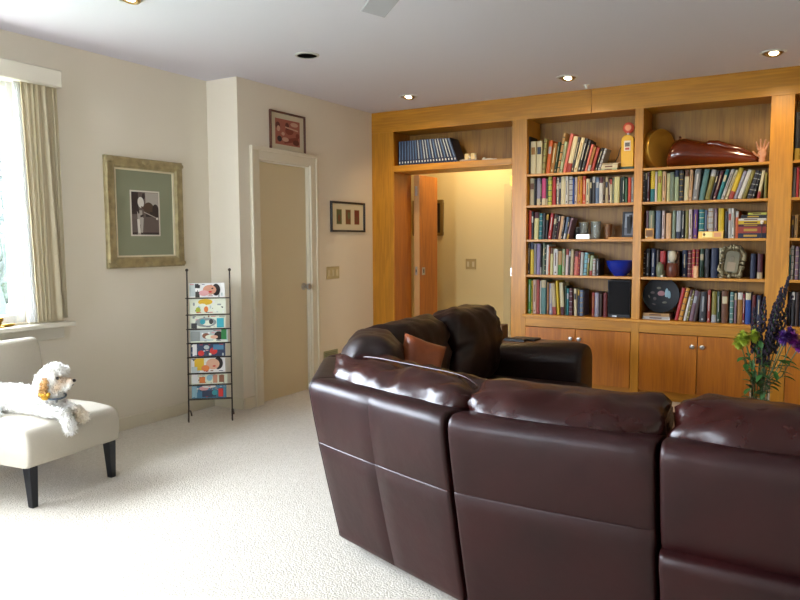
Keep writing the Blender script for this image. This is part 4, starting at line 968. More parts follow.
for i, (z, (base, w, h, pats, lab)) in enumerate(zip(tiers, MG)):
    mr = random.Random(40+i); extra = []
    for q_ in range(16): extra.append(('r' if mr.random() < .6 else 'e', mr.uniform(.05, .95), mr.uniform(.08, .92), mr.uniform(.008, .045), mr.uniform(.02, .12), mr.choice(['dark', 'silver', 'white', 'grey', 'pale', 'brown', 'lightblue', 'pinkc'])))
    pats = extra+pats+[('r', mr.uniform(.05, .95), mr.choice([.1, .9]), mr.uniform(.02, .08), .02, mr.choice(['dark', 'red', 'navy'])) for q_ in range(4)]
    mlist = [mcol[base]]+[mcol[p[5]] for p in pats]
    z0 = z+.006; a0 = .024; w -= .025; h = .108 if i == 0 else (tiers[i-1]-z-.012)*1.02
    org = RA+rd*a0+rn*.006
    tilt = .16
    def Q(u, v, o): return org+rd*u+Vector((0,0,z0+v*math.cos(tilt)))+rn*(.012+v*math.sin(tilt)-o)
    b = MB(); vs = [Q(0,0,0), Q(w,0,0), Q(w,h,0), Q(0,h,0), Q(0,0,-.006), Q(w,0,-.006), Q(w,h,-.006), Q(0,h,-.006)]
    b.add(vs, [(0,1,2,3), (7,6,5,4), (0,4,5,1), (1,5,6,2), (2,6,7,3), (3,7,4,0)], 0)
    for k, (kd, a, c, ra, rb, cl) in enumerate(pats):
        pts = [(-1,-1), (1,-1), (1,1), (-1,1)] if kd == 'r' else [(math.cos(2*PI*q/18), math.sin(2*PI*q/18)) for q in range(18)]
        pp = [Q(min(w, max(0, w*(a+ra*u_))), min(h, max(0, h*(c+rb*v_))), .0005+.00012*k) for u_, v_ in pts]
        b.add(pp, [list(range(len(pp)))], k+1)
    tag(b.build('magazine', mlist, None), lab, 'magazine', 'magazines in the iron rack')

# ---------------------------------------------------------------- ceiling fixtures
def downlight(x, y, lab, lit, spot=None):
    t = thing('recessed_ceiling_light', lab, 'ceiling light', (x, y, H), group='recessed ceiling lights')
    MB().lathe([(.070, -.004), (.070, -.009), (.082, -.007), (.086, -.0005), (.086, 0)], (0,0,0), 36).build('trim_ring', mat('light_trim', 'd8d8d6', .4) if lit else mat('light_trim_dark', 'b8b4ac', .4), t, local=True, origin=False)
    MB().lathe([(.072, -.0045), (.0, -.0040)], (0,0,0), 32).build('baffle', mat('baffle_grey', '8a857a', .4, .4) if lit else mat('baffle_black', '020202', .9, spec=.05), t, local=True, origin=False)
    if lit:
        b = MB(); Mr = Matrix.Rotation(-.3, 4, 'X'); b.lathe([(.040, -.006), (.045, -.010), (.058, -.004), (.060, 0)], (0, 0, -.004), 28, M=Mr); b.build('lamp_housing', mat('lamp_gold', '9a7c4a', .35, .5), t, local=True, origin=False)
        b = MB(); b.lathe([(0, -.012), (.022, -.011), (.032, -.006)], (.004, 0, -.003), 24, M=Mr); b.build('bulb', mat('lit_bulb', 'fff0d0', .4, emit='ffe6b8', estr=12), t, local=True, origin=False)
        L = bpy.data.lights.new('spot', 'SPOT'); L.energy = lit; L.color = (1, .74, .42); L.spot_size = math.radians(118); L.spot_blend = .9; L.shadow_soft_size = .035
        o = bpy.data.objects.new('spot', L); COL.objects.link(o); o.location = (x, y+.035, H-.06); o.rotation_euler = (.42, 0, 0)
SPOT = 17
downlight(-3.277, 5.70, 'lit recessed ceiling light nearest the door wall, over the doorway', SPOT)
downlight(-1.828, 5.716, 'lit recessed ceiling light in front of the left bookcase bay', SPOT)
downlight(-.375, 5.72, 'lit recessed ceiling light before the right bookcase bay', SPOT)
downlight(1.08, 5.72, 'lit recessed ceiling light outside the right edge of the view', SPOT)
downlight(-3.161, 4.093, 'unlit recessed ceiling light with black opening', 0)
downlight(-3.22, 2.655, 'recessed ceiling light at the top edge near the window', 2)

b = MB().lathe([(0, -.03), (.012, -.03), (.014, -.008), (.03, -.006), (.032, 0)], (-1.787, 6.088, H), 20)
tag(b.build('sprinkler_head', whitep, None), 'tiny white sprinkler head on the ceiling near the bookcase', 'sprinkler')
# ceiling fan
FX, FY, FZ = -1.345, 2.41, 2.40
fn = thing('ceiling_fan', 'white ceiling fan, only one blade tip in view at the top', 'ceiling fan', (FX, FY, FZ))
fm = mat('fan_grey_white', 'a5a3a8', .5)
MB().lathe([(0, 0), (.07, 0), (.1, .03), (.1, .09), (.05, .12), (.0, .12)], (0, 0, -.02), 32).build('motor_housing', fm, fn, local=True, origin=False)
MB().tube([(0,0,.1), (0,0,.25)], .014, 12).build('downrod', fm, fn, local=True, origin=False)
MB().lathe([(.03, .19), (.06, .23), (.062, .25)], (0,0,0), 24).build('canopy', fm, fn, local=True, origin=False)
for k in range(5):
    a = math.radians(136.5+72*k); Mr = Matrix.Rotation(a, 4, 'Z') @ Matrix.Rotation(.18, 4, 'X')
    b = MB(); b.box((.16, -.058, .0), (.69, .058, .008), 0, Mr); b.build('blade', fm, fn, bevel=.006, local=True, origin=False)
    b = MB(); b.box((.07, -.02, .008), (.2, .02, .014), 0, Mr); b.build('blade_bracket', fm, fn, local=True, origin=False)

# ---------------------------------------------------------------- sectional sofa
def leather(name, c1, c2, rough):
    m = bpy.data.materials.new(name); m.use_nodes = True; nt = m.node_tree; N = nt.nodes; L = nt.links; b = N['Principled BSDF']
    tc = N.new('ShaderNodeTexCoord')
    n = N.new('ShaderNodeTexNoise'); n.inputs['Scale'].default_value = 4; n.inputs['Detail'].default_value = 8; n.inputs['Roughness'].default_value = .6
    L.new(tc.outputs['Object'], n.inputs['Vector'])
    cr = N.new('ShaderNodeValToRGB'); cr.color_ramp.elements[0].position = .3; cr.color_ramp.elements[1].position = .7
    cr.color_ramp.elements[0].color = hexc(c1); cr.color_ramp.elements[1].color = hexc(c2)
    L.new(n.outputs['Fac'], cr.inputs[0]); L.new(cr.outputs[0], b.inputs['Base Color'])
    v = N.new('ShaderNodeTexVoronoi'); v.inputs['Scale'].default_value = 260; L.new(tc.outputs['Object'], v.inputs['Vector'])
    n2 = N.new('ShaderNodeTexNoise'); n2.inputs['Scale'].default_value = 9; n2.inputs['Detail'].default_value = 3; L.new(tc.outputs['Object'], n2.inputs['Vector'])
    b1 = N.new('ShaderNodeBump'); b1.inputs['Strength'].default_value = .12; b1.inputs['Distance'].default_value = .001; L.new(v.outputs['Distance'], b1.inputs['Height'])
    b2 = N.new('ShaderNodeBump'); b2.inputs['Strength'].default_value = .25; b2.inputs['Distance'].default_value = .012; L.new(n2.outputs['Fac'], b2.inputs['Height']); L.new(b1.outputs[0], b2.inputs['Normal'])
    L.new(b2.outputs[0], b.inputs['Normal'])
    b.inputs['Roughness'].default_value = rough; b.inputs['Specular IOR Level'].default_value = .30; b.inputs['Coat Weight'].default_value = .05; b.inputs['Coat Roughness'].default_value = .25
    MATS[name] = m; return m
lea = leather('burgundy_brown_leather', '1d0607', '2b0b0b', .40)
leac = leather('cushion_leather', '220806', '330e0a', .24)
leaf = leather('dark_brown_leather', '150705', '220d08', .42)
sf = thing('sectional_sofa', 'large burgundy-brown leather corner sectional sofa in the foreground', 'sofa', (-1.2, 2.6, 0))
TOP = .775
A = Vector((.28, 2.12, 0)); B = Vector((-.405, 2.135, 0)); C_ = Vector((-1.098, 2.14, 0)); D = Vector((-1.895, 2.425, 0)); E = Vector((-2.22, 2.96, 0)); F_ = Vector((-2.23, 4.55, 0))
def back_shell(P, Q, nP, nQ, hseam, vseam=None, flap=False, lean=.13, gap=.004, sag=0):
    """outer back of one section from P to Q; nP/nQ inward mitre vectors scaled to unit offset"""
    rows = []
    L = (Q-P).length
    st = [(0, .020), (.002/L, .009), (.007/L, .003), (.018/L, 0)]
    us = [.1, .2, .3, .4, .5, .6, .7, .8, .9]
    if vseam:
        us = [u for u in us if abs(u-vseam) > .04]+[vseam-.006, vseam-.002, vseam+.002, vseam+.006]
    st += [(u, 0) for u in sorted(us)]
    st += [(1-.018/L, 0), (1-.007/L, .003), (1-.002/L, .009), (1, .020)]
    prof = []
    zs = [.045, .06, .12, .25, .36]
    def dd(z): return lean*(1-min(1, max(0, (z-.03)/(TOP-.07))))**1.15
    base = [(dd(.066)+.03, .05), (dd(.066)+.01, .055)]+[(dd(z), z) for z in (.066, .085, .12, .22, .32, .42, .52, .62, .69)]
    extra = [(dd(hseam)+o, hseam+dz) for dz, o in ((-.005, 0), (-.0015, .0015), (0, .0028), (.0015, .0015), (.005, 0))]
    if flap: extra = [(dd(hseam)-.022, hseam-.05), (dd(hseam)-.024, hseam-.014), (dd(hseam)-.014, hseam-.002), (dd(hseam)+.004, hseam), (dd(hseam)+.012, hseam+.004), (dd(hseam)+.002, hseam+.02)]
    lst = sorted([p for p in base if abs(p[1]-hseam) > .06]+extra, key=lambda p: p[1])
    if flap: lst = [((d-.022) if z < hseam-.05 else d, z) for d, z in lst]
    lst += [(.001, TOP-.045), (.004, TOP-.028), (.012, TOP-.013), (.026, TOP-.003), (.045, TOP), (.09, TOP-.002), (.16, TOP-.012), (.22, TOP-.03), (.24, TOP-.07), (.24, .3), (.24, .05)]
    for t, ins in st:
        row = []
        p = P.lerp(Q, t); n = nP.lerp(nQ, t)
        bul = .008*math.sin(PI*t)
        for d, z in lst:
            groove = 0
            if vseam and z < TOP-.02 and abs(t-vseam) < .003: groove = .0022
            e = 0
            dd_ = d-bul*math.sin(PI*min(1, z/TOP))*(d < .2)+groove
            # rounded end: pull inwards
            dd_ = dd_+(ins if d < .12 else 0)
            zz = z-ins*.5 if z > TOP-.06 else z
            row.append(p+n*dd_+Vector((0,0,zz)))
        rows.append(row)
    b = MB(); b.grid(rows)
    n = len(rows[0]); b.f.append(list(range(n))); b.m.append(0); q = n*(len(rows)-1); b.f.append([q+k for k in range(n)][::-1]); b.m.append(0)
    return b
def inward(P, Q):
    d = (Q-P).normalized(); return Vector((d.y, -d.x, 0))     # path runs right to left, inside is on this side
def mitre(n1, n2): m = (n1+n2).normalized(); return m/m.dot(n1)
nAB, nBC, nCD, nDE, nEF = [inward(p, q) for p, q in ((A,B), (B,C_), (C_,D), (D,E), (E,F_))]
for nn in (nAB,): pass
mC = mitre(nBC, nCD); mD = mitre(nCD, nDE); mE = mitre(nDE, nEF)
g_ = lambda P, Q, a, b: (P+(Q-P).normalized()*a, Q-(Q-P).normalized()*b)
p, q = g_(A, B, 0, .006); back_shell(p, q, nAB, nAB, .438, flap=True).build('back_panel', lea, sf, angle=60)
p, q = g_(B, C_, .006, .008); back_shell(p, q, nBC, mC, .497).build('back_panel', lea, sf, angle=60)
p, q = g_(C_, D, .008, .0); back_shell(p, q, mC, mD, .495, vseam=.50).build('back_panel', lea, sf, angle=60)
p, q = g_(D, E, .0, .006); back_shell(p, q, mD, mE, .49).build('back_panel', leaf, sf, angle=60)
p, q = g_(E, F_, .006, .0); back_shell(p, q, mE, nEF, .49, vseam=.5).build('back_panel', leaf, sf, angle=60)

def cushion(c, half, rz, seed, m, name='back_cushion', tiltx=0, e=.45, wr=.012, parent=sf, n=64, droop=0, piping=False):
    """overstuffed cushion: squared ellipsoid with radiating wrinkles"""
    b = MB(); Mz = Matrix.Rotation(rz, 4, 'Z') @ Matrix.Rotation(tiltx, 4, 'X')
    q = MB(); q.ell((0,0,0), (1,1,1), 0, n, e=1)
    vs = []
    se = lambda v, ex: math.copysign(abs(v)**ex, v)
    so = Vector((seed*7.3, seed*3.1, 0))
    for v in q.v:
        # superellipsoid mapping by normalising to a p-norm ball
        pn = 2/e; s = (abs(v.x)**7+abs(v.y)**(2.6)+abs(v.z)**3.4)
        k = s**(-1/3.4) if s > 0 else 1
        k = min(k, 1/max(abs(v.x), 1e-6))
        w = Vector((v.x*k, v.y*min(k, 1.15), v.z*k))
        p = Vector((w.x*half[0], w.y*half[1], w.z*half[2]))
        ex = abs(w.x)
        # gathers near both ends, long soft creases elsewhere
        f1 = noise.noise(Vector((p.x*5, p.z*16+p.y*12, 0))+so)
        f2 = noise.noise(Vector((p.x*14, p.y*9, p.z*9))+so*2)
        f3 = 1-abs(noise.noise(Vector((p.x*7+p.z*5, p.y*6, p.z*4))+so*3))*2
        amp = wr*(.5+1.6*ex**3)
        nrm = Vector((w.x/half[0], w.y/half[1], w.z/half[2])).normalized()
        p += nrm*(amp*f1+amp*.7*f2-wr*.5*max(0, f3)**2)
        p.z -= droop*(w.x**2)*half[2]
        vs.append(p)
    q.v = [Mz @ v+Vector(c) for v in vs]
    o = q.build(name, m, parent, angle=180)
    return o
# seats
def seat(pts, z0, z1, name, m=leac, bev=.05):
    b = MB(); n = len(pts); b.add([(x, y, z0) for x, y in pts]+[(x, y, z1) for x, y in pts], [list(range(n))[::-1], [n+i for i in range(n)]]+[[i, (i+1) % n, n+(i+1) % n, n+i] for i in range(n)])
    b.build(name, m, sf, bevel=bev, seg=4)
for (x0, x1) in ((-.39, .29), (-1.02, -.40)):
    seat([(x0, 2.40), (x1, 2.40), (x1, 3.06), (x0, 3.06)], .05, .30, 'seat_base', leaf, .02)
    seat([(x0, 2.42), (x1, 2.42), (x1, 3.10), (x0, 3.10)], .28, .46, 'seat_cushion')
seat([(-1.03, 2.41), (-1.03, 3.06), (-1.2, 3.10), (-1.93, 3.10), (-1.72, 2.66)][::-1], .05, .30, 'seat_base', leaf, .02)
seat([(-1.03, 2.43), (-1.03, 3.06), (-1.22, 3.12), (-1.93, 3.12), (-1.72, 2.68)][::-1], .28, .46, 'seat_cushion')
for (y0, y1) in ((3.13, 3.80), (3.81, 4.50)):
    seat([(-1.95, y0), (-1.28, y0), (-1.28, y1), (-1.95, y1)], .05, .30, 'seat_base', leaf, .02)
    seat([(-1.97, y0), (-1.24, y0), (-1.24, y1), (-1.97, y1)], .28, .46, 'seat_cushion', leaf)
# back cushions
cushion((-.735, 2.37, .652), (.318, .185, .212), 0, 1, leac, wr=.016)
cushion((-.052, 2.37, .668), (.342, .185, .212), 0, 2, leac, wr=.016)
rzw = math.atan2((D-C_).y, (D-C_).x)+PI
cushion((-1.455, 2.545, .648), (.43, .185, .205), rzw, 3, leac, wr=.03)
rz2 = math.atan2((E-D).y, (E-D).x)
cushion((-1.90, 2.95, .665), (.27, .17, .255), rz2, 4, leaf, wr=.014)
cushion((-2.01, 3.47, .675), (.33, .16, .25), PI/2, 5, leaf, wr=.016)
cushion((-1.98, 4.14, .685), (.33, .175, .26), PI/2, 6, leaf, wr=.02)
pz = []
for k in range(25):
    u = -.86+1.74*k/24; v = Vector((math.cos(rzw), math.sin(rzw), 0)); nv = Vector((-math.sin(rzw), math.cos(rzw), 0))
    pz.append(Vector((-1.455, 2.545, .646))+v*(.43*u)+nv*.0+Vector((0, 0, .209*max(.0, 1-abs(u)**7)**(1/3.4))))
MB().tube(pz, .0032, 8).build('piping', leac, sf)
# arms
def arm(x0, x1, y0, y1, h, along):
    b = MB(); rows = []
    nseg = 16
    if along == 'x':
        ym = (y0+y1)/2; r = (y1-y0)/2
        for i, x in enumerate([x0, x0+.05, (x0+x1)/2, x1-.10, x1-.05, x1-.02, x1-.005, x1]):
            k = [1, 1, 1, 1, .985, .95, .88, .8][i]; h = [.62, .625, .655, .675, .675, .675, .675, .675][i]
            row = [(x, y0+.02*(1-k)+r*(1-k), .04)]
            row = [(x, ym-r*k, .04), (x, ym-r*k, h*.5)]+[(x, ym-r*k*math.cos(PI*t/nseg), h-r*.75+ (r*.75*k)*math.sin(PI*t/nseg)-.0) for t in range(nseg+1)]+[(x, ym+r*k, h*.5), (x, ym+r*k, .04)]
            rows.append(row)
    b.grid(rows); n = len(rows[0]); b.f.append([n*(len(rows)-1)+k for k in range(n)]); b.m.append(0); b.f.append(list(range(n))[::-1]); b.m.append(0)
    return b
arm(-2.12, -1.35, 4.56, 4.88, .60, 'x').build('armrest', leaf, sf, angle=70)
ar = MB(); ar.box((.31, 2.16, .04), (.58, 3.08, .60)); ar.build('armrest', lea, sf, bevel=.09, seg=6)
# rust throw pillow
cp = MB()
n = 22; rows = []; hw = .118
Mp = Matrix.Translation((-1.715, 3.10, .765)) @ Matrix.Rotation(math.radians(52), 4, 'Z') @ Matrix.Rotation(-.35, 4, 'X') @ Matrix.Rotation(math.radians(22), 4, 'Y')
for sgn in (1, -1):
    rows = []
    for i in range(n+1):
        r = []
        for k in range(n+1):
            u = -1+2*i/n; v = -1+2*k/n
            pin = 1-.10*(1-u*u)*0
            x = u*hw*(1-.13*(1-v*v)*abs(u)); z = v*hw*(1-.13*(1-u*u)*abs(v))
            th = .075*((1-u**4)*(1-v**4))**.55
            r.append(Mp @ Vector((x, sgn*(th+.006*noise.noise(Vector((u*3, v*3, sgn)))*(1-u*u)), z)))
        rows.append(r)
    cp.grid(rows)
tag(cp.build('throw_pillow', leather('rust_leather', '74361a', '9a5026', .4), None, angle=180), 'rust brown leather throw pillow tucked in the sofa corner', 'pillow')

# ---------------------------------------------------------------- end table, things on it
et = thing('end_table', 'low wooden end table behind the far sofa arm', 'table', (-1.95, 5.13, 0))
wt = mat('table_walnut', '7a5028', .35)
BX((-2.35, 4.93, .565), (-1.58, 5.33, .598)).build('table_top', wt, et, bevel=.006)
for x in (-2.31, -1.63):
    for y in (4.97, 5.29): MB().tube([(x, y, 0), (x, y, .565)], [.016, .024], 10).build('leg', wt, et)
MB().box((-2.30, 4.98, .50), (-1.62, 5.28, .565)).build('apron', wt, et)
tag(BX((-2.24, 5.14, .5985), (-2.13, 5.26, .71)).build('tissue_box', mat('kraft_brown', '6e4c2c', .7), None, bevel=.004), 'small brown box on the end table beside sofa back', 'box')
b = MB(); b.box((-2.10, 5.10, .5985), (-1.94, 5.16, .617)); 
for k in range(5): b.box((-2.09+.028*k, 5.115, .617), (-2.075+.028*k, 5.145, .620))
tag(b.build('remote_control', blackp, None, bevel=.004), 'black remote control on the end table', 'remote control')
b = MB(); b.box((-2.08, 5.18, .5985), (-1.88, 5.31, .612)); tag(b.build('notebook', mat('black_cover', '14120f', .4), None, bevel=.003), 'flat black notebook lying behind the remote control', 'notebook')

# coffee table and vase of flowers
ct = thing('coffee_table', 'low wooden coffee table hidden behind the sofa, under the vase', 'table', (-.4, 3.75, 0))
BX((-.85, 3.42, .39), (.05, 4.02, .42)).build('table_top', wt, ct, bevel=.006)
for x in (-.81, .01):
    for y in (3.46, 3.98): MB().tube([(x, y, 0), (x, y, .39)], [.018, .026], 10).build('leg', wt, ct)
VX, VY, VZ = -.255, 3.8, .4205
b = MB().lathe([(0, 0), (.042, 0), (.045, .02), (.045, .285), (.041, .285), (.041, .02), (.038, .012), (0, .012)], (VX, VY, VZ), 40)
tag(b.build('glass_vase', glassm, None), 'clear cylindrical glass vase holding purple and green flowers', 'vase')
stem = mat('flower_stem', '2c5020', .5); leafm = mat('flower_leaf', '2f5c22', .5); mum = mat('green_mum', '8c9a22', .6); pur = mat('salvia_purple', '1c0f24', .6); mag = mat('magenta_petals', '641466', .5); purl = mat('violet_petals', '3c165e', .5)
def curve(p0, p1, bend, n=8):
    p0 = Vector(p0); p1 = Vector(p1); m = p0.lerp(p1, .5)+Vector(bend)
    return [(p0*(1-t)**2+m*2*t*(1-t)+p1*t*t) for t in [i/n for i in range(n+1)]]
def leafq(b, p, d, L, w, mi=0):
    d = Vector(d).normalized(); s = d.cross(Vector((0,0,1))).normalized() if abs(d.z) < .95 else Vector((1,0,0)); up = s.cross(d)
    rows = []
    for i in range(6):
        t = i/5; ww = w*math.sin(PI*min(1, t*.92+.06)); c = Vector(p)+d*L*t-up*L*.25*t*t
        rows.append([c-s*ww+up*ww*.3, c, c+s*ww+up*ww*.3])
    b.grid(rows, mi)
FR = random.Random(3)
def oneleaf(p, d, L, w, m, t):
    b = MB(); leafq(b, p, d, L, w); b.build('leaf', m, t)
def stemthing(top, bend, lab, cat='flower', name='flower_stem', grp='cut flowers in the glass vase'):
    base = (VX+FR.uniform(-.022, .022), VY+FR.uniform(-.022, .022), VZ+.016)
    t = thing(name, lab, cat, base, group=grp)
    pts = curve(base, top, bend)
    # keep the stem inside the rim
    for p in pts:
        if p.z < VZ+.29:
            v = Vector((p.x-VX, p.y-VY)); 
            if v.length > .034: v = v.normalized()*.034; p.x = VX+v.x; p.y = VY+v.y
    MB().tube(pts, .0028, 6).build('stem', stem, t)
    return t, pts
def pompom(t, c, r, m, petals=170, pl=.018, name='bloom'):
    b = MB(); b.ell(c, r*.42, 0, 12)
    for k in range(petals):
        z = 1-2*(k+.5)/petals; a = k*2.39996; s = math.sqrt(max(0, 1-z*z)); d = Vector((s*math.cos(a), s*math.sin(a), z+.15)).normalized()
        leafq(b, Vector(c)+d*r*.35, d+Vector((0,0,.15)), r*(.6+.35*((k*7)%5)/4), pl*.22)
    b.build(name, m, t)
for top, lab, r in (((-.348, 3.78, .868), 'yellow green chrysanthemum hanging furthest left in the vase', .030), ((-.322, 3.74, .888), 'yellow green chrysanthemum second from left in the vase', .028), ((-.283, 3.76, .905), 'yellow green chrysanthemum closest to the purple spikes', .027), ((-.335, 3.82, .893), 'yellow green chrysanthemum half hidden behind its neighbours', .027)):
    t, pts = stemthing(top, (.03, 0, .05), lab); pompom(t, top, r, mum)
    for k in range(3): oneleaf(pts[4+k], (FR.uniform(-1,.2), FR.uniform(-.6,.6), .25), .05, .012, leafm, t)
def spike(top, bend, L, lab, m=pur, r=.0105):
    t, pts = stemthing(top, bend, lab)
    n = len(pts); b = MB(); top = pts[-1]; d = (pts[-1]-pts[-3]).normalized()
    cnt = int(L/.005)
    for k in range(cnt):
        u = k/cnt; p = top-d*L*(u)
        rr_ = r*(.25+.95*min(1, u*2.2)); a = k*2.4
        q = p+Vector((math.cos(a), math.sin(a), .2))*rr_
        b.ell(q, ((.0052+.003*u)*FR.uniform(.7,1.2), .0052+.003*u, .008+.003*u), 0, 6)
    b.build('blossoms', m, t)
    for k in range(4): oneleaf(pts[3+k % 4], (FR.uniform(-1,1), FR.uniform(-1,1), .35), .055, .010, mat('dark_flower_leaf', '1f3520', .5), t)
for top, bend, L, lab in (((-.150, 3.80, 1.185), (-.03, 0, .0), .36, 'tallest dark purple flower spike leaning right'), ((-.177, 3.77, 1.135), (-.03, 0, 0), .32, 'dark purple spike just left of the tallest one'), ((-.205, 3.82, 1.06), (-.02, 0, 0), .26, 'slim purple spike at centre right of the vase'), ((-.248, 3.79, 1.085), (0, 0, 0), .16, 'thin purple spike standing straight up in the centre'), ((-.290, 3.8, 1.035), (.0, 0, 0), .22, 'purple spike on left of centre, above green blooms'), ((-.262, 3.77, .965), (0, 0, 0), .20, 'short dark purple spike low in the middle'), ((-.222, 3.78, .935), (0, 0, 0), .18, 'short dark spike in front of the taller ones'), ((-.135, 3.83, 1.09), (-.03, 0, 0), .28, 'purple spike furthest right behind the tallest')):
    spike(top, bend, L, lab)
for c, lab, m, r in (((-.158, 3.75, .905), 'violet fluffy flower beneath the tall spikes', purl, .032), ((-.120, 3.77, .90), 'magenta purple flower right of the violet one', mag, .032), ((-.095, 3.78, .865), 'magenta purple flower hanging furthest right', mag, .026), ((-.135, 3.80, .925), 'violet flower half hidden behind the magenta ones', purl, .026)):
    t, pts = stemthing(c, (-.02, 0, .03), lab); pompom(t, c, r, m, 110, .022)
    for k in range(4): oneleaf(pts[4+k % 3], (FR.uniform(.0,1), FR.uniform(-.6,.3), .0), .06, .013, leafm, t)
for i, (top, lab) in enumerate((((-.325, 3.77, .80), 'leafy green sprig at the left of the vase rim'), ((-.165, 3.76, .80), 'leafy green sprig at the right of the vase rim'), ((-.25, 3.75, .85), 'leafy green sprig filling the bouquet centre'))):
    t, pts = stemthing(top, (0, 0, .06), lab, 'foliage', 'leafy_sprig')
    for k in range(14): oneleaf(pts[3+k % 6], (FR.uniform(-1,1), FR.uniform(-1,.4), FR.uniform(-.4,.6)), FR.uniform(.04, .06), .013, leafm, t)

# ---------------------------------------------------------------- slipper chair
ch = thing('slipper_chair', 'armless beige fabric slipper chair with black tapered legs', 'chair', (-3.475, 2.42, 0), math.radians(6.5))
fab = mat('oatmeal_fabric', 'bab2a2', .9, bump=.35, bscale=420, dist=.0012, vary=.05, vscale=200)
def rbox(lo, hi, r, name, m, par, puff=0):
    b = BX(lo, hi); o = b.build(name, m, par, bevel=r, seg=5, local=True, origin=False); return o
b = MB(); hw = .305; nx, ny = 14, 14; rows = []
prof = [(-.62, .215), (-.02, .215), (-.004, .222), (0, .235), (.006, .30), (.004, .352), (-.006, .382), (-.028, .402), (-.06, .412), (-.20, .425), (-.40, .425), (-.62, .415)]
for i, (k, s) in enumerate(((-1, .93), (-.99, .965), (-.97, .985), (-.93, 1), (-.5, 1), (0, 1), (.5, 1), (.93, 1), (.97, .985), (.99, .965), (1, .93))):
    row = []
    for x, z in prof:
        zz = .3175+(z-.3175)*(1-(1-s)*1.1) if z > .3175 else z
        row.append((x-(1-s)*.25 if x > -.1 else x, k*hw, zz+.006*(1-k*k)*(z > .4)))
    rows.append(row)
b.grid(rows); n = len(prof); b.f.append(list(range(n))); b.m.append(0); q = n*10; b.f.append([q+k for k in range(n)][::-1]); b.m.append(0)
b.build('seat', fab, ch, local=True, origin=False, angle=50)
b = MB(); rows = []
for k, s in ((-1, .9), (-.985, .96), (-.95, 1), (0, 1), (.95, 1), (.985, .96), (1, .9)):
    pr = [(-.585, .30), (-.60, .50), (-.632, .72), (-.642, .762), (-.662, .782), (-.69, .786), (-.715, .775), (-.728, .74), (-.71, .5), (-.69, .22)]
    cx_ = -.655
    rows.append([((x-cx_)*(s)+cx_, k*.292+.018, z-(1-s)*.2*(z > .7)) for x, z in pr])
b.grid(rows); n = 10; b.f.append(list(range(n))); b.m.append(0); b.f.append([n*6+k for k in range(n)][::-1]); b.m.append(0)
b.build('backrest', fab, ch, local=True, origin=False, angle=50)
lg = mat('ebony_leg', '0d0f16', .3)
for y in (-.262, .262):
    for x, dx in ((-.045, .0), (-.60, -.05)):
        M = Matrix.Identity(4)
        b = MB(); w0, w1 = .026, .017
        ob = [(x-w0, y-w0, .216), (x+w0, y-w0, .216), (x+w0, y+w0, .216), (x-w0, y+w0, .216)]; lo_ = [(x+dx-w1+(.01 if dx == 0 else 0), y-w1, 0), (x+dx+w1+(.01 if dx == 0 else 0), y-w1, 0), (x+dx+w1+(.01 if dx == 0 else 0), y+w1, 0), (x+dx-w1+(.01 if dx == 0 else 0), y+w1, 0)]
        b.add(lo_+ob, [(0,3,2,1), (4,5,6,7), (0,1,5,4), (1,2,6,5), (2,3,7,6), (3,0,4,7)]); b.build('leg', lg, ch, bevel=.003, local=True)

# ---------------------------------------------------------------- dog
def furmat():
    m = bpy.data.materials.new('curly_white_fur'); m.use_nodes = True; nt = m.node_tree; N = nt.nodes; L = nt.links; b = N['Principled BSDF']
    g = N.new('ShaderNodeNewGeometry')
    col = None; prev = None
    mixes = []
    def sphere(c, r, colr, soft):
        nonlocal prev
        d = N.new('ShaderNodeVectorMath'); d.operation = 'DISTANCE'; L.new(g.outputs['Position'], d.inputs[0]); d.inputs[1].default_value = c
        r_ = N.new('ShaderNodeMapRange'); r_.inputs['From Min'].default_value = r; r_.inputs['From Max'].default_value = r+soft; r_.inputs['To Min'].default_value = .9; r_.inputs['To Max'].default_value = 0
        L.new(d.outputs['Value'], r_.inputs['Value'])
        mx = N.new('ShaderNodeMix'); mx.data_type = 'RGBA'; L.new(r_.outputs[0], mx.inputs['Factor'])
        if prev is None: mx.inputs['A'].default_value = hexc('f6f3ec')
        else: L.new(prev, mx.inputs['A'])
        mx.inputs['B'].default_value = hexc(colr); prev = mx.outputs['Result']
    for s in DOGTAN: sphere(*s)
    L.new(prev, b.inputs['Base Color']); b.inputs['Roughness'].default_value = .95; b.inputs['Sheen Weight'].default_value = .4
    n = N.new('ShaderNodeTexNoise'); n.inputs['Scale'].default_value = 130; n.inputs['Detail'].default_value = 4; L.new(g.outputs['Position'], n.inputs['Vector'])
    bp = N.new('ShaderNodeBump'); bp.inputs['Strength'].default_value = .6; bp.inputs['Distance'].default_value = .004; L.new(n.outputs['Fac'], bp.inputs['Height']); L.new(bp.outputs[0], b.inputs['Normal'])
    return m
DX = Vector((.84, .54, 0)).normalized()   # the way the muzzle points
HC = Vector((-3.605, 2.38, .617)); SD = Vector((-DX.y, DX.x, 0))
def hp(a, s, z): return HC+DX*a+SD*s+Vector((0, 0, z))
DOGTAN = [(tuple(hp(.05, -.02, -.005)), .012, 'c9a06c', .03), (tuple(hp(.035, -.05, -.045)), .008, 'd0ac7c', .03), (tuple(hp(.088, 0, .0)), .010, 'c9a070', .025), (tuple(Vector((-3.48, 2.45, .42))), .03, 'd8c3a0', .05)]
rnd = random.Random(9)
body = MB()
base = []
def blob(c, r, M=None): base.append((Vector(c), r if isinstance(r, tuple) else (r, r, r), M))
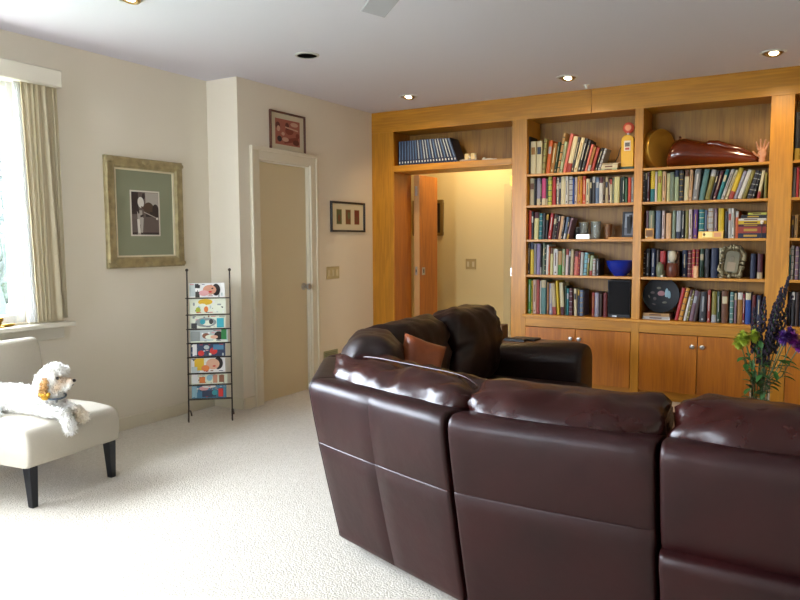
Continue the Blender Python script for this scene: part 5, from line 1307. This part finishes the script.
# trunk lying along the seat
for t in range(9):
    u = t/8; c = Vector((-3.69-.35*u, 2.345-.075*u, .488+.010*math.sin(PI*u))); w = [.080, .084, .084, .082, .081, .084, .09, .088, .074][t]
    blob(c, (w*.95, w*1.0, min(w, .078)))
blob((-3.97, 2.18, .465), (.09, .055, .048)); blob((-3.92, 2.38, .46), (.08, .05, .042))      # haunches
blob((-3.84, 2.175, .437), (.06, .022, .018))
blob((-3.645, 2.375, .50), (.075, .078, .078)); blob((-3.625, 2.378, .555), (.062, .062, .07))   # chest, neck
def limb(pts, rs):
    for (p, q), (a, b_) in zip(zip(pts, pts[1:]), zip(rs, rs[1:])):
        p = Vector(p); q = Vector(q)
        for k in range(7): t = k/6; blob(p.lerp(q, t), a+(b_-a)*t)
limb([(-3.66, 2.315, .475), (-3.56, 2.325, .452), (-3.482, 2.345, .445), (-3.450, 2.353, .412), (-3.444, 2.358, .370)], [.042, .031, .025, .024, .026])
limb([(-3.63, 2.41, .475), (-3.56, 2.43, .448), (-3.50, 2.445, .442), (-3.462, 2.452, .412)], [.04, .028, .023, .023])
# head: cranium, cheeks, muzzle, brow tuft
blob(hp(-.01, 0, .01), (.062, .060, .058)); blob(hp(-.03, 0, -.01), (.06, .06, .062)); blob(hp(-.045, 0, -.04), (.055, .055, .06)); blob(hp(.03, 0, -.018), (.045, .044, .038))
blob(hp(.06, 0, -.022), .030); blob(hp(.08, 0, -.018), .024); blob(hp(.092, 0, -.010), .018); blob(hp(.068, 0, -.042), (.026, .02, .015)); blob(hp(.04, 0, .05), (.03, .04, .022)); blob(hp(.01, 0, .06), (.045, .045, .025))
q = Vector((-4.08, 2.33, .50))
mb = MB()
for c, r, M in base: mb.ell(c, r, 0, 14)
# curls
for c, r, M in base:
    k = 12 if max(r) > .05 else 5
    for i in range(k*2):
        d = Vector((rnd.gauss(0,1), rnd.gauss(0,1), rnd.gauss(0,1))).normalized()
        p = c+Vector((d.x*r[0], d.y*r[1], d.z*r[2]))*.98
        dd = p-HC
        if dd.dot(DX) > .03 and dd.length < .11: s = .004
        else: s = rnd.uniform(.006, .013)
        if p.z-s < .424 and p.x < -3.50: continue
        mb.ell(p, s, 0, 6)
for i in range(26):
    d = Vector((rnd.gauss(0,1), rnd.gauss(0,1), abs(rnd.gauss(0,1))+.3)).normalized()
    mb.ell(hp(.0, 0, .015)+d*.062, rnd.uniform(.009, .015), 0, 6)
zs_ = .4275
dg = thing('dog', 'small curly white dog lying on the slipper chair, looking right', 'dog', (-3.75, 2.33, .43))
for v in mb.v:
    if v.x < -3.495 and v.z < zs_: v.z = zs_
bo = mb.build('body', furmat(), dg, angle=180)
md = bo.modifiers.new('skin', 'REMESH'); md.mode = 'VOXEL'; md.voxel_size = .0045; md.use_smooth_shade = True
md = bo.modifiers.new('soft', 'SMOOTH'); md.factor = .5; md.iterations = 2
tx = bpy.data.textures.new('fur_clouds', 'CLOUDS'); tx.noise_scale = .012; tx.noise_depth = 2
md = bo.modifiers.new('curl', 'DISPLACE'); md.texture = tx; md.strength = .009; md.mid_level = .45; md.texture_coords = 'GLOBAL'
def strands(blobs, count, keep, seed, Lmin=.012, Lmax=.026):
    r2 = random.Random(seed); b = MB(); n = 0; tries = 0
    wts = [max(r) for c, r, M in blobs]
    while n < count and tries < count*12:
        tries += 1
        c, r, M = r2.choices(blobs, wts)[0]
        d = Vector((r2.gauss(0,1), r2.gauss(0,1), r2.gauss(0,1))).normalized(); p = c+Vector((d.x*r[0], d.y*r[1], d.z*r[2]))*.97
        if any(sum(((p[i]-q[i])/(s[i]*.96))**2 for i in range(3)) < 1 for q, s, _ in blobs if (q-p).length < .14): continue
        if not keep(p): continue
        nn = Vector((d.x/r[0], d.y/r[1], d.z/r[2])).normalized()
        L = r2.uniform(Lmin, Lmax); side = Vector((r2.gauss(0,1), r2.gauss(0,1), r2.gauss(0,1)))*.55+Vector((0,0,-.35))
        pts = [p-nn*.003, p+(nn+side*.3).normalized()*L*.5, p+(nn*.7+side).normalized()*L*.95]
        pts[2] = pts[1]+(nn*.3+side).normalized()*L*.5
        if min(q.z for q in pts) < .428 and p.x < -3.49: continue
        b.tube(pts, [.0026, .0020, .0006], 3, cap=False); n += 1
    return b
def keepf(p):
    q = p-HC
    if q.length < .15 and q.dot(DX) > .072: return False
    if (p-hp(.04, -.037, .014)).length < .016 or (p-hp(.04, .037, .014)).length < .016: return False
    return True
fo = strands(base, 5200, keepf, 21).build('fur_strands', bo.data.materials[0], dg, angle=180, kind='stuff')
ear_m = mat('tan_ear_fur', 'c59a62', .95, bump=.6, bscale=150, dist=.004); yl = mat('yellow_ear_tuft', 'd9a93c', .95, bump=.6, bscale=150, dist=.004)
for s in (-1, 1):
    b = MB(); 
    for k in range(6): b.ell(hp(-.018-.003*k, s*(.058+.003*math.sin(k)), .0-.013*k), (.018, .013, .019), 0, 10)
    for k in range(14): b.ell(hp(-.025+rnd.uniform(-.018,.018), s*.068, -.03+rnd.uniform(-.045,.03)), rnd.uniform(.005,.008), 0, 6)
    for k in range(12): b.ell(hp(-.02+rnd.uniform(-.02,.024), s*(.066+rnd.uniform(0,.006)), -.078+rnd.uniform(-.012,.012)), rnd.uniform(.007,.012), 1, 8)
    q = strands([(hp(-.018-.003*k, s*.058, -.013*k), (.018, .014, .019), None) for k in range(6)], 240, lambda p: True, 5, .01, .018); b.add(q.v, q.f, 0)
    q = strands([(hp(-.02, s*.066, -.078), (.022, .012, .014), None)], 110, lambda p: True, 6, .008, .014); b.add(q.v, q.f, 1)
    o = b.build('ear', [ear_m, yl], dg, angle=180)
    MB().ell(hp(.040, s*.037, .014), .0085, 0, 14).build('eye', mat('dog_eye', '080606', .08), dg)
MB().ell(hp(.111, 0, -.006), (.010, .011, .009), 0, 16).build('nose', mat('dog_nose', '0c0a0b', .3), dg)
MB().tube([hp(.106, -.010, -.028), hp(.10, .0, -.034), hp(.106, .010, -.028)], .0018, 6).build('mouth', MATS['dog_nose'], dg)
b = MB(); ring = []
for k in range(28):
    t = 2*PI*k/28; ring.append(Vector((-3.612, 2.374, .534))+Vector((.069*math.cos(t), .069*math.sin(t), .014*math.cos(t)*-1)))
b.tube(ring+[ring[0]], .0055, 8, cap=False); b.build('collar', mat('slate_collar', '5f6a74', .5), dg)
MB().ell((-3.545, 2.354, .510), (.004, .009, .010), 0, 12).build('collar_tag', steel, dg)

# ---------------------------------------------------------------- light
Wd = bpy.data.worlds.new('daylight'); S.world = Wd; Wd.use_nodes = True
bg = Wd.node_tree.nodes['Background']; bg.inputs[0].default_value = (.78, .87, 1.0, 1); bg.inputs[1].default_value = 25
for nm, loc, rot, sx, sy in (('window_portal', (XL-.13, (WY0+WY1)/2, (WZ0+WZ1)/2), (0, -PI/2, 0), WZ1-WZ0, WY1-WY0), ('rear_window_portal', ((BWX0+BWX1)/2, YR-.13, 1.4), (PI/2, 0, 0), BWX1-BWX0, 1.8)):
    L = bpy.data.lights.new(nm, 'AREA'); L.shape = 'RECTANGLE'; L.size = sx; L.size_y = sy; L.cycles.is_portal = True
    o = bpy.data.objects.new(nm, L); COL.objects.link(o); o.location = loc; o.rotation_euler = rot
# hall ceiling lamp
hl = thing('hall_ceiling_lamp', 'round warm flush ceiling lamp in the hallway, out of view', 'ceiling light', (-3.3, 7.1, H))
MB().lathe([(0, -.07), (.10, -.055), (.14, -.02), (.145, 0)], (0,0,0), 32).build('lamp_shade', mat('opal_glass_lit', 'fff0d0', .4, emit='ffd890', estr=5), hl, local=True, origin=False)
L = bpy.data.lights.new('hall_light', 'POINT'); L.energy = 15; L.color = (1, .80, .50); L.shadow_soft_size = .12
o = bpy.data.objects.new('hall_light', L); COL.objects.link(o); o.location = (-3.3, 7.1, H-.2)

# ---------------------------------------------------------------- camera
cam = bpy.data.cameras.new('camera'); co = bpy.data.objects.new('camera', cam); COL.objects.link(co); S.camera = co
cam.sensor_fit = 'HORIZONTAL'; cam.sensor_width = 36; cam.lens = 721.856/800*36; cam.clip_start = .05; cam.clip_end = 200
pit, rol, yaw = -.0816, -.005, .5342
fw = Vector((-math.sin(yaw)*math.cos(pit), math.cos(yaw)*math.cos(pit), math.sin(pit))); r0 = Vector((math.cos(yaw), math.sin(yaw), 0)); u0 = r0.cross(fw)
r1 = r0*math.cos(rol)+u0*math.sin(rol); u1 = -r0*math.sin(rol)+u0*math.cos(rol)
Mc = Matrix((r1, u1, -fw)).transposed().to_4x4(); Mc.translation = (0, 0, 1.3605); co.matrix_world = Mc
S.view_settings.view_transform = 'Standard'; S.view_settings.look = 'None'; S.view_settings.gamma = 1; S.view_settings.exposure = .70
S.cycles.max_bounces = 10 if hasattr(S, 'cycles') else 10
